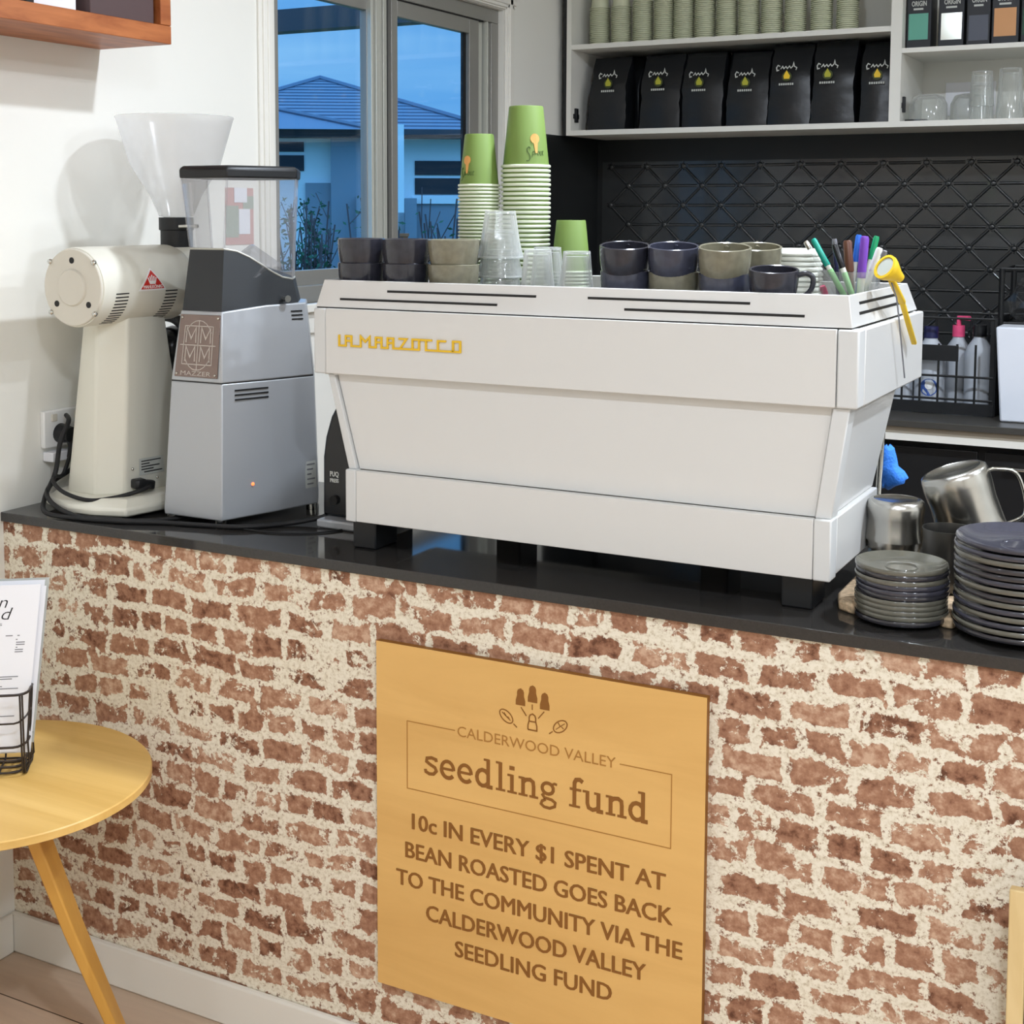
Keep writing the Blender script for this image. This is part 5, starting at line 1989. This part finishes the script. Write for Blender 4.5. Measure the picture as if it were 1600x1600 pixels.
def title(items, x0, z0, sc):
    """letters on a unit x-height; widths advance the pen"""
    x = 0.0
    for ch in items:
        G = []
        if ch == 's':
            G = [([(0.52, 0.78), (0.50, 0.90), (0.32, 0.95), (0.12, 0.88), (0.10, 0.70), (0.28, 0.56), (0.46, 0.46), (0.52, 0.28), (0.40, 0.09), (0.22, 0.06), (0.07, 0.14), (0.05, 0.28)], .17)]
            w = .66
        elif ch == 'e':
            G = [([(0.10, 0.52), (0.58, 0.52)], .13), (arc(0.34, 0.5, 0.26, 0.44, 0, 180), .18), (arc(0.36, 0.5, 0.28, 0.44, 180, 318), .2)]
            w = .74
        elif ch == 'd':
            G = [(arc(0.34, 0.48, 0.25, 0.42, 40, 320), .2), ([(0.56, 1.50), (0.56, 0.06), (0.74, 0.06)], .2), ([(0.38, 1.46), (0.6, 1.46)], .11)]
            w = .82
        elif ch == 'l':
            G = [([(0.24, 1.5), (0.24, 0.0)], .2), ([(0.06, 0.06), (0.44, 0.06)], .11), ([(0.06, 1.46), (0.26, 1.46)], .11)]
            w = .47
        elif ch == 'i':
            G = [([(0.24, 0.98), (0.24, 0.0)], .2), ([(0.06, 0.06), (0.44, 0.06)], .11), ([(0.06, 0.93), (0.26, 0.93)], .11), ([(0.14, 1.32), (0.34, 1.32)], .2)]
            w = .47
        elif ch == 'n':
            G = [([(0.22, 0.98), (0.22, 0.0)], .2), ([(0.04, 0.06), (0.40, 0.06)], .11), ([(0.04, 0.93), (0.24, 0.93)], .11),
                 ([(0.22, 0.72), (0.34, 0.88), (0.50, 0.92), (0.62, 0.82), (0.64, 0.6), (0.64, 0.0)], .19), ([(0.48, 0.06), (0.82, 0.06)], .11)]
            w = .86
        elif ch == 'u':
            G = [([(0.20, 0.98), (0.20, 0.36), (0.25, 0.14), (0.40, 0.07), (0.54, 0.14), (0.62, 0.26)], .19), ([(0.62, 0.98), (0.62, 0.06), (0.80, 0.06)], .2), ([(0.02, 0.93), (0.22, 0.93)], .11), ([(0.46, 0.93), (0.64, 0.93)], .11)]
            w = .86
        elif ch == 'f':
            G = [([(0.58, 1.36), (0.46, 1.46), (0.32, 1.42), (0.26, 1.25), (0.26, 0.0)], .2), ([(0.06, 0.06), (0.48, 0.06)], .11), ([(0.08, 0.92), (0.52, 0.92)], .12)]
            w = .56
        elif ch == 'g':
            G = [(arc(0.34, 0.66, 0.22, 0.28, 0, 360, 18), .17), ([(0.48, 0.88), (0.60, 0.97), (0.70, 0.95)], .12), ([(0.22, 0.40), (0.14, 0.28), (0.22, 0.16), (0.50, 0.12), (0.64, 0.0), (0.62, -0.20), (0.42, -0.34), (0.20, -0.32), (0.08, -0.20), (0.12, -0.04), (0.26, 0.08)], .14)]
            w = .76
        else:
            w = .36
        for q_, (pts, tk) in enumerate(G):
            b.ribbon([(x0+(x+px_)*sc[0], z0+py_*sc[1]) for px_, py_ in pts], tk*sc[1], fs, D0, D1+0.00006*q_)
        x += w
    return x


wt = title('seedling fund', 0, -50, (0.0001, 0.0001))
bmesh.ops.delete(b.bm, geom=list(b.bm.verts), context='VERTS')
ku = 0.411/wt
w1 = title('seedling', -1.1850, 0.5795, (ku, 0.0325))
b.build('engraved_word', M['engrave'], pn)
b = MB()
title('fund', -1.1850+(w1+0.36)*ku, 0.5795, (ku, 0.0325))
b.build('engraved_word', M['engrave'], pn)
# emblem: three seedlings, a small figure and two leaves
b = MB()


def pawn(cx, cz, k, fill=True):
    pts = [(-0.0085, 0), (0.0085, 0), (0.0085, 0.008), (0.0062, 0.016), (0.0062, 0.022), (0.0045, 0.026), (0, 0.0285), (-0.0045, 0.026), (-0.0062, 0.022), (-0.0062, 0.016), (-0.0085, 0.008)]
    pts = [(cx+x*k, cz+z*k) for x, z in pts]
    if fill:
        b.prism(pts, fs, D0, D1)
    else:
        b.ribbon(pts+[pts[0]], 0.0022, fs, D0, D1)
        b.ribbon([(cx-0.005*k, cz+0.015*k), (cx+0.005*k, cz+0.015*k)], 0.002, fs, D0, D1)


pawn(-1.002, 0.7315, 1.0)
pawn(-0.980, 0.7400, 1.0)
pawn(-0.958, 0.7315, 1.0)
pawn(-0.980, 0.6935, 0.95, False)
for p, q in (((-1.001, 0.7285), (-0.991, 0.7155)), ((-0.9805, 0.7365), (-0.9805, 0.7275)), ((-0.959, 0.7280), (-0.9695, 0.7150))):
    b.ribbon([p, q], 0.0018, fs, D0, D1)
for cx, cz, ta, sg_ in ((-1.028, 0.7085, -38, 1), (-0.930, 0.7085, 38, -1)):
    c, s = math.cos(math.radians(ta)), math.sin(math.radians(ta))
    E_ = [(cx+0.014*math.cos(a)*c-0.0085*math.sin(a)*s, cz+0.014*math.cos(a)*s+0.0085*math.sin(a)*c) for a in [2*PI*i/18 for i in range(19)]]
    b.ribbon(E_, 0.0018, fs, D0, D1)
    b.ribbon([(cx-sg_*0.010*c, cz-sg_*0.010*s), (cx+sg_*0.010*c, cz+sg_*0.010*s)], 0.0013, fs, D0, D1)
    b.ribbon([(cx, cz), (cx-0.004, cz+0.006)], 0.0013, fs, D0, D1)
    b.ribbon([(cx+0.002, cz), (cx+0.006, cz-0.003)], 0.0013, fs, D0, D1)
    b.ribbon([(cx+sg_*0.017*c, cz+sg_*0.017*s), (cx+sg_*0.025*c, cz+sg_*0.025*s)], 0.0018, fs, D0, D1)
b.build('engraved_emblem', M['engrave'], pn)

# ================================================================== ROUND TABLE
TX, TY, TT = -1.900, -0.310, 0.54
rtb = thing('side_table', 'small round oak-coloured side table with splayed legs before the brick wall', 'table', (TX, TY, 0))
b = MB()
b.lathe([(0, TT-0.016), (0.276, TT-0.016), (0.279, TT-0.014), (0.279, TT-0.002), (0.277, TT), (0, TT)], (TX, TY, 0), 96)
b.build('table_top', M['tablewood'], rtb, smooth=35)
for th_ in (30, 150, 270):
    a = math.radians(th_)
    dr = Vector((math.cos(a), math.sin(a), 0))
    pp = Vector((-dr.y, dr.x, 0))
    c0 = Vector((TX, TY, 0))
    b = MB()

    def sec(s, z, w, t):
        c = c0+dr*s+Vector((0, 0, z))
        return [c-pp*w/2-dr*t/2, c+pp*w/2-dr*t/2, c+pp*w/2+dr*t/2, c-pp*w/2+dr*t/2]
    b.loft([sec(0.240, 0.0005, 0.036, 0.020), sec(0.140, 0.26, 0.054, 0.022), sec(0.050, TT-0.0165, 0.068, 0.024)])
    b.build('leg', M['tableleg'], rtb, bevel=0.003)
b = MB()
b.lathe([(0, TT-0.034), (0.10, TT-0.034), (0.10, TT-0.0165), (0, TT-0.0165)], (TX, TY, 0), 32)
b.build('mounting_disc', M['tableleg'], rtb, smooth=35)

# ------------------------------------------------------------------ menu basket and menus
h_ = Vector((0.80, 0.60, 0)).normalized()     # along the menu width
g_ = Vector((0.60, -0.80, 0)).normalized()    # towards the viewer
o_ = Vector((-1.898, -0.210, TT))             # right rear foot of the basket
mbk = thing('menu_basket', 'dark wire basket holding menus on the round side table', 'basket', (-1.97, -0.29, TT))
W_, D_, H1 = 0.19, 0.085, 0.150
P = lambda a, d, z: o_-h_*a+g_*d+Vector((0, 0, z))
b = MB()


def loop(z, gr, dip=0.0):
    r = 0.022
    pts = []
    for ca, cd, a0 in ((W_+gr-r, D_+gr-r, 0), (-gr+r, D_+gr-r, 90), (-gr+r, -gr+r, 180), (W_+gr-r, -gr+r, 270)):
        for i in range(5):
            an = math.radians(a0+90*i/4)
            pts.append(P(ca+r*math.cos(an), cd+r*math.sin(an), z-dip*(0.5-0.5*math.cos(2*an))))
    return pts


b.tube(loop(H1, 0.008), 0.0024, 6, closed=True)
b.tube(loop(H1-0.040, 0.006, 0.012), 0.0018, 6, closed=True)
b.tube(loop(0.058, 0.003, 0.004), 0.0022, 6, closed=True)
for z in (0.004, 0.016, 0.028):
    b.tube(loop(z, -0.002-0.006*(0.03-z)/0.03), 0.0018, 6, closed=True)
for k in range(5):
    a = W_*k/4
    for dd in ((0.0, 0.004) if k in (0, 2) else (0.0,)):
        b.tube([P(a+dd, D_+0.009, H1), P(a+dd, D_+0.004, 0.06), P(a+dd, D_-0.004, 0.006), P(a+dd, D_*0.5, 0.0035), P(a+dd, 0.004, 0.006), P(a+dd, -0.004, 0.06), P(a+dd, -0.009, H1)], 0.0018, 6, smooth=3)
for d in (0.02, 0.045, 0.068):
    for a, s in ((0, -1), (W_, 1)):
        b.tube([P(a+s*0.009, d, H1), P(a+s*0.003, d, 0.06), P(a-s*0.004, d, 0.005), P(W_/2, d, 0.0035)], 0.0018, 6, smooth=3)
b.build('wire_frame', M['wire'], mbk, smooth=60)
# sheets stand in the basket, leaning back and to the right
lean = Vector((0.004, 0.045, 0.295)).normalized()


def sheet(label, d, shift, dz, wd, ht, grp='menus in the wire basket', content=False, mat='paper'):
    base = P(0.004-shift, d, 0.036+dz)
    up = (lean-g_*lean.dot(g_)*0.0).normalized()
    hh = (-h_)
    n = hh.cross(up).normalized()
    if n.dot(g_) < 0:
        n = -n
    f = lambda u, v, dd: base+hh*u+up*v+n*dd
    t = thing('menu_sheet', label, 'menu', base, grp)
    b = MB()
    b.prism([(0, 0), (wd, 0), (wd, ht), (0, ht)], f, 0, 0.0008)
    pg = b.build('paper_sheet', M[mat], t)
    if content:
        ff_ = lambda u, v, dd: base+hh*(wd-u)+up*v+n*dd
        b = MB()
        b.text('Bean', ff_, wd-0.120, wd-0.054, ht-0.040, 0.021, 0.0008, 0.0011, shear=0.25, bold=-0.01)
        b.text('Roasted', ff_, wd-0.165, wd-0.044, ht-0.061, 0.021, 0.0008, 0.0011, shear=0.25, bold=-0.01)
        b.build('menu_title', M['ink'], pg)
        b = MB()
        b.text('DRINKS', ff_, wd-0.115, wd-0.060, ht-0.072, 0.0045, 0.0008, 0.0011)
        rows = [(0.100, 0.018, 0.002), (0.100, 0.055, 0.036), (0.100, 0.085, 0.062)]
        for v, u0, u1 in ((0.091, 0.085, 0.075), (0.091, 0.052, 0.040), (0.091, 0.032, 0.028), (0.098, 0.034, 0.031), (0.103, 0.033, 0.018), (0.107, 0.033, 0.018), (0.112, 0.033, 0.030), (0.116, 0.034, 0.020), (0.120, 0.034, 0.020), (0.098, 0.150, 0.078), (0.117, 0.150, 0.082),
                          (0.151, 0.150, 0.060), (0.160, 0.150, 0.068), (0.164, 0.150, 0.024), (0.168, 0.150, 0.034), (0.181, 0.150, 0.050), (0.185, 0.150, 0.022), (0.194, 0.150, 0.066), (0.198, 0.150, 0.022), (0.230, 0.150, 0.072), (0.234, 0.150, 0.024), (0.252, 0.150, 0.072)):
            z = ht-v
            b.prism([(wd-u0, z), (wd-u1, z), (wd-u1, z+0.0016), (wd-u0, z+0.0016)], ff_, 0.0008, 0.0011)
        b.build('menu_lines', M['inkgrey'], pg)
    return t


sheet('front white menu sheet with handwritten style heading in the wire basket', 0.060, 0.000, 0.0, 0.21, 0.297, content=True)
sheet('white menu sheet just behind the front one, shifted right', 0.050, 0.008, -0.006, 0.21, 0.297)
sheet('white menu sheet in the middle of the basket, second behind the front', 0.038, 0.004, 0.002, 0.21, 0.297)
sheet('grey-edged menu board at the back of the wire basket', 0.026, 0.010, 0.003, 0.21, 0.297, mat='plateinfo')

# ================================================================== TIMBER SHELF on the left wall
ts = thing('timber_shelf', 'red-brown timber box shelf high on the white left wall', 'shelf', (LW, -0.4, 1.88))
b = MB(); b.box(LW+0.0005, -1.988, -1.6, 0.307, 1.881, 1.9185); b.build('bottom_board', M['shelfwood'], ts, bevel=0.0015)
b = MB(); b.box(LW+0.0005, -1.988, 0.275, 0.307, 1.919, 2.30); b.build('end_board', M['shelfwood'], ts, bevel=0.0015)
b = MB(); b.box(LW+0.0005, -1.988, -1.6, 0.307, 2.3005, 2.335); b.build('top_board', M['shelfwood'], ts, bevel=0.0015)
b = MB(); b.box(LW+0.0005, -1.988, -1.6, -1.565, 1.919, 2.30); b.build('end_board', M['shelfwood'], ts, bevel=0.0015)
b = MB(); b.box(-2.16, -2.000, 0.085, 0.268, 1.919, 2.14)
tag(b.build('storage_box', M['brownbox'], loc=(-2.08, 0.18, 1.919), bevel=0.002), 'dark brown box at the right end of the timber shelf', 'box')
b = MB(); b.box(-2.16, -2.02, -0.06, 0.068, 1.919, 2.10)
tag(b.build('storage_box', M['paper'], loc=(-2.09, 0.0, 1.919), bevel=0.002), 'white box beside the dark brown box on the timber shelf', 'box')
b = MB(); b.box(-2.10, -1.995, -0.085, -0.065, 1.919, 2.08)
tag(b.build('black_book', M['blackplastic'], loc=(-2.05, -0.075, 1.919), bevel=0.001), 'thin black book standing left of the white box on the timber shelf', 'book')

# ================================================================== coloured sheet painting in the reflection seen in the clear hopper
ps = thing('painted_reflection', 'pinkish painted reflection on the left wall seen through the clear grinder hopper', 'painted reflection', (LW, 0.78, 1.45))
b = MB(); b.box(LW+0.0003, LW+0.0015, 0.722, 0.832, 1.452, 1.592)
nb_ = b.build('reflection_base', M['pinkreflect'], ps)
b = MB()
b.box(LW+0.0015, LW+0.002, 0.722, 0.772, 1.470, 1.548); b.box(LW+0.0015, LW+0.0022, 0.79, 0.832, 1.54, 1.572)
b.build('green_reflection', M['greenreflect'], nb_)
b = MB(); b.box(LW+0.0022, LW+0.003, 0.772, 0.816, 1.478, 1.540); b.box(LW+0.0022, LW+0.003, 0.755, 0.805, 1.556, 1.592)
b.build('white_card', M['paper'], nb_)  # pale patches of the painted reflection

# ================================================================== A-FRAME BOARD at the right edge
af = thing('chalkboard_stand', 'pale timber framed black chalkboard leaning at the far right of the brick wall', 'chalkboard', (0.1, -0.1, 0))
b = MB()
b.bar((-0.213, -0.115, 0.0005), (-0.224, -0.062, 0.628), 0.022, 0.018, (0, 1, 0))
b.build('frame_stile', M['palewood'], af, bevel=0.002)
b = MB()
b.bar((0.45, -0.115, 0.0005), (0.45, -0.062, 0.628), 0.03, 0.018, (0, 1, 0))
b.build('frame_stile', M['palewood'], af, bevel=0.002)
b = MB(); b.loft([[(-0.207, -0.108, 0.06), (0.44, -0.108, 0.06), (0.44, -0.100, 0.06), (-0.207, -0.100, 0.06)], [(-0.213, -0.068, 0.60), (0.44, -0.068, 0.60), (0.44, -0.060, 0.60), (-0.213, -0.060, 0.60)]])
b.build('black_panel', M['board'], af)
for z, y in ((0.06, -0.110), (0.61, -0.0635)):
    b = MB(); b.box(-0.21, 0.44, y-0.008, y+0.008, z-0.012, z+0.012)
    b.build('frame_rail', M['palewood'], af, bevel=0.002)

# ================================================================== OUTSIDE THE WINDOW
b = MB(); b.box(-60, LW-0.2, -20, 70, -0.25, -0.15)
tag(b.build('evening_lawn', M['lawn'], loc=(-20, 20, -0.15)), 'dim lawn outside the window', 'lawn', kind='structure')
# house across the way
ho = Vector((-17.4, 25.0, -0.15))
hu = Vector((0.841, 0.541, 0))
hw = Vector((-0.541, 0.841, 0))
HP = lambda s, d, z: ho+hu*s+hw*d+Vector((0, 0, z+0.15))
hs = thing('neighbour_house', 'single-storey white house with grey hipped tile roof seen through the window', 'house', ho)


def hbox(s0, s1, d0, d1, z0, z1, name, mat, par=None):
    q = MB()
    q.loft([[HP(s0, d0, z0), HP(s1, d0, z0), HP(s1, d1, z0), HP(s0, d1, z0)], [HP(s0, d0, z1), HP(s1, d0, z1), HP(s1, d1, z1), HP(s0, d1, z1)]])
    return q.build(name, mat, par or hs)


wallm = hbox(-4.5, 2.4, 0, 7, -0.15, 3.2, 'house_wall', M['render'])
hbox(-0.97, -0.25, -0.35, 0, -0.15, 3.2, 'grey_wall_panel', M['rendergrey'])
hbox(-1.55, -0.98, -0.12, 0, -0.15, 2.18, 'grey_plinth', M['rendergrey'])
hbox(-0.40, 0.40, -0.8, -0.36, -0.15, 1.89, 'grey_pier', M['rendergrey'])
hbox(0.68, 0.95, -0.5, 0, -0.15, 1.84, 'grey_pier', M['rendergrey'])
hbox(0.96, 2.38, -0.06, 0, -0.15, 1.70, 'grey_plinth', M['rendergrey'])
hbox(0.86, 2.38, -0.12, 0, 1.72, 1.88, 'window_sill', M['render'])
for s0, s1, z0, z1 in ((-2.6, -1.58, 2.88, 3.10), (-2.6, -1.58, 2.45, 2.80), (-0.24, 0.2, 2.38, 2.76), (0.92, 2.2, 2.37, 2.69), (0.92, 2.2, 1.93, 2.30), (0.96, 1.3, 0.98, 1.12)):
    hbox(s0, s1, -0.03, -0.005, z0, z1, 'house_window', M['houseglass'])
hbox(-4.9, 2.75, -0.66, -0.60, 3.24, 3.36, 'eave_gutter', M['fascia'])
hbox(-4.85, 2.7, -0.6, 0, 3.18, 3.24, 'eave_soffit', M['fascia'])
b = MB()
nst = 16
ap = (-1.34, 3.5, 4.83)
cor = [(-4.9, -0.6), (2.75, -0.6), (2.75, 7.6), (-4.9, 7.6)]
for i in range(nst):          # hipped roof in stepped tile courses
    k0, k1 = i/nst, (i+1)/nst

    def rr(k, lift):
        return [HP(s_+(ap[0]-s_)*k, d_+(ap[1]-d_)*k, 3.34+(ap[2]-3.34)*k+lift) for s_, d_ in cor]
    b.loft([rr(k0, 0.0), rr(k0, 0.035), rr(k1*0.995, 0.008)], cap0=(i == 0), cap1=(i == nst-1))
for s_, d_ in cor[:2]:
    b.tube([HP(s_, d_, 3.38), HP(ap[0], ap[1], ap[2]+0.03)], 0.07, 6)
b.build('tile_roof', M['roof'], hs)
b = MB()
b.loft([[HP(-5, -0.9, 3.34), HP(-0.1, -0.9, 3.34), HP(-0.1, 2.0, 3.34), HP(-5, 2.0, 3.34)], [HP(-2.75, 0.9, 3.95), HP(-2.65, 0.9, 3.95), HP(-2.65, 2.0, 3.95), HP(-2.75, 2.0, 3.95)]])
b.tube([HP(-0.1, -0.9, 3.37), HP(-2.65, 0.9, 3.98)], 0.06, 6)
b.build('porch_roof', M['roof'], hs)
b = MB()
dp = -6.0
b.loft([[HP(0.345, dp, 1.52), HP(0.555, dp, 1.52), HP(0.555, dp+0.2, 1.52), HP(0.345, dp+0.2, 1.52)], [HP(0.345, dp, 3.14), HP(0.555, dp, 3.14), HP(0.555, dp+0.2, 3.14), HP(0.345, dp+0.2, 3.14)]])
b.loft([[HP(0.345, dp, -0.15), HP(0.445, dp, -0.15), HP(0.445, dp+0.1, -0.15), HP(0.345, dp+0.1, -0.15)], [HP(0.345, dp, 1.52), HP(0.445, dp, 1.52), HP(0.445, dp+0.1, 1.52), HP(0.345, dp+0.1, 1.52)]])
tag(b.build('white_post', M['render'], loc=HP(0.4, dp, -0.15)), 'tall white post standing before the house, seen in the right pane', 'post')
for s0, lab in ((-0.12, 'terracotta pot on a post left of the window mullion'), (0.60, 'terracotta pot on a post right of the window mullion')):
    t = thing('garden_pot', lab, 'pot', HP(s0, -3, -0.15), 'terracotta pots outside')
    q = MB(); q.lathe([(0, 0), (0.04, 0), (0.04, 0.98), (0, 0.98)], HP(s0, -3, -0.15), 14); q.build('pot_stand', M['rendergrey'], t, smooth=40)
    q = MB(); q.lathe([(0, 0), (0.07, 0), (0.10, 0.20), (0.12, 0.20), (0.12, 0.26), (0, 0.26)], HP(s0, -3, 0.83), 18); q.build('pot_body', M['terracotta'], t, smooth=40)
# verandah beam outside
b = MB(); b.box(-9.5, LW-0.25, 6.0, 6.14, 2.775, 2.925)
tag(b.build('verandah_beam', M['fascia'], loc=(-5.8, 6.07, 2.775)), 'dark verandah beam crossing the top of the window view', 'beam')
b = MB(); b.box(-9.5, -9.38, 6.0, 6.12, -0.15, 2.775)
tag(b.build('verandah_post', M['fascia'], loc=(-9.44, 6.06, -0.15)), 'dark verandah post beyond the window, far left', 'post')
# street lamp head far off
t = thing('street_lamp', 'far street lamp head just inside the left edge of the window', 'street lamp', (-14.45, 16.7, -0.15))
q = MB(); q.cyl((-14.62, 16.7, -0.15), (-14.62, 16.7, 4.12), 0.05, 0.04, 10); q.build('lamp_pole', M['fascia'], t, smooth=40)
q = MB(); q.tube([(-14.62, 16.7, 4.12), (-14.5, 16.75, 4.16), (-14.35, 16.8, 4.16)], 0.04, 8); q.ball((-14.33, 16.8, 4.12), 0.09, 10); q.build('lamp_head', M['fascia'], t, smooth=60)


def shrub(label, cx, cy, h, w, n, leafy, seed):
    rn = random.Random(seed)
    t = thing('garden_shrub', label, 'shrub', (cx, cy, -0.15))
    b = MB()
    tips = []
    for i in range(n):
        a = rn.uniform(0, 2*PI)
        r = w*rn.uniform(0.2, 1)
        hh = h*rn.uniform(0.65, 1)
        p0 = Vector((cx+rn.uniform(-.04, .04), cy+rn.uniform(-.04, .04), -0.15))
        p2 = Vector((cx+r*math.cos(a), cy+r*math.sin(a), -0.15+hh))
        p1 = (p0+p2)/2+Vector((rn.uniform(-.05, .05), rn.uniform(-.05, .05), 0.05))
        b.tube([p0, p1, p2], 0.006, 4)
        tips.append((p1, p2))
        for k in range(4):
            q0 = p1+(p2-p1)*rn.uniform(0, 0.9)
            q1 = q0+Vector((rn.uniform(-.12, .12), rn.uniform(-.12, .12), rn.uniform(.08, .26)))
            b.tube([q0, q1], 0.0035, 4)
            tips.append((q0, q1))
    b.build('twigs', M['twig'], t)
    if leafy:
        b = MB()
        for p, q in tips:
            for k in range(leafy):
                c = p+(q-p)*rn.uniform(0.1, 1.05)+Vector((rn.uniform(-.03, .03), rn.uniform(-.03, .03), rn.uniform(-.03, .03)))
                u = Vector((rn.uniform(-1, 1), rn.uniform(-1, 1), rn.uniform(-.6, 1))).normalized()
                v = u.cross(Vector((rn.uniform(-1, 1), rn.uniform(-1, 1), rn.uniform(-1, 1)))).normalized()
                s = rn.uniform(0.012, 0.024)
                b.poly([c, c+u*s+v*s*0.45, c+u*2*s, c+u*s-v*s*0.45])
        b.build('leaves', M['leaf'], t, recalc=False)


shrub('twiggy dark shrub behind the grinder hopper outside the window', -5.02, 5.0, 1.75, 0.22, 46, 9, 1)
shrub('thin bare shrub left of the window mullion outside', -4.74, 5.35, 1.74, 0.18, 34, 6, 2)
shrub('bare branching shrub outside the right window pane', -4.03, 5.05, 1.80, 0.18, 34, 1, 5)
rn = random.Random(9)
b = MB()
for i in range(2600):
    x = rn.uniform(-5.6, -4.6)
    y = 4.4+rn.uniform(-.15, .15)
    z = rn.uniform(-0.15, 1.17)
    c = Vector((x, y, z))
    u = Vector((rn.uniform(-1, 1), rn.uniform(-1, 1), rn.uniform(-.3, 1))).normalized()
    v = u.cross(Vector((rn.uniform(-1, 1), rn.uniform(-1, 1), rn.uniform(-1, 1)))).normalized()
    s = rn.uniform(0.02, 0.04)
    b.poly([c, c+u*s+v*s*0.5, c+u*2*s, c+u*s-v*s*0.5])
tag(b.build('hedge', M['leaf'], loc=(-5.1, 4.4, -0.15), recalc=False), 'low dark green hedge along the foot of the window view', 'hedge')
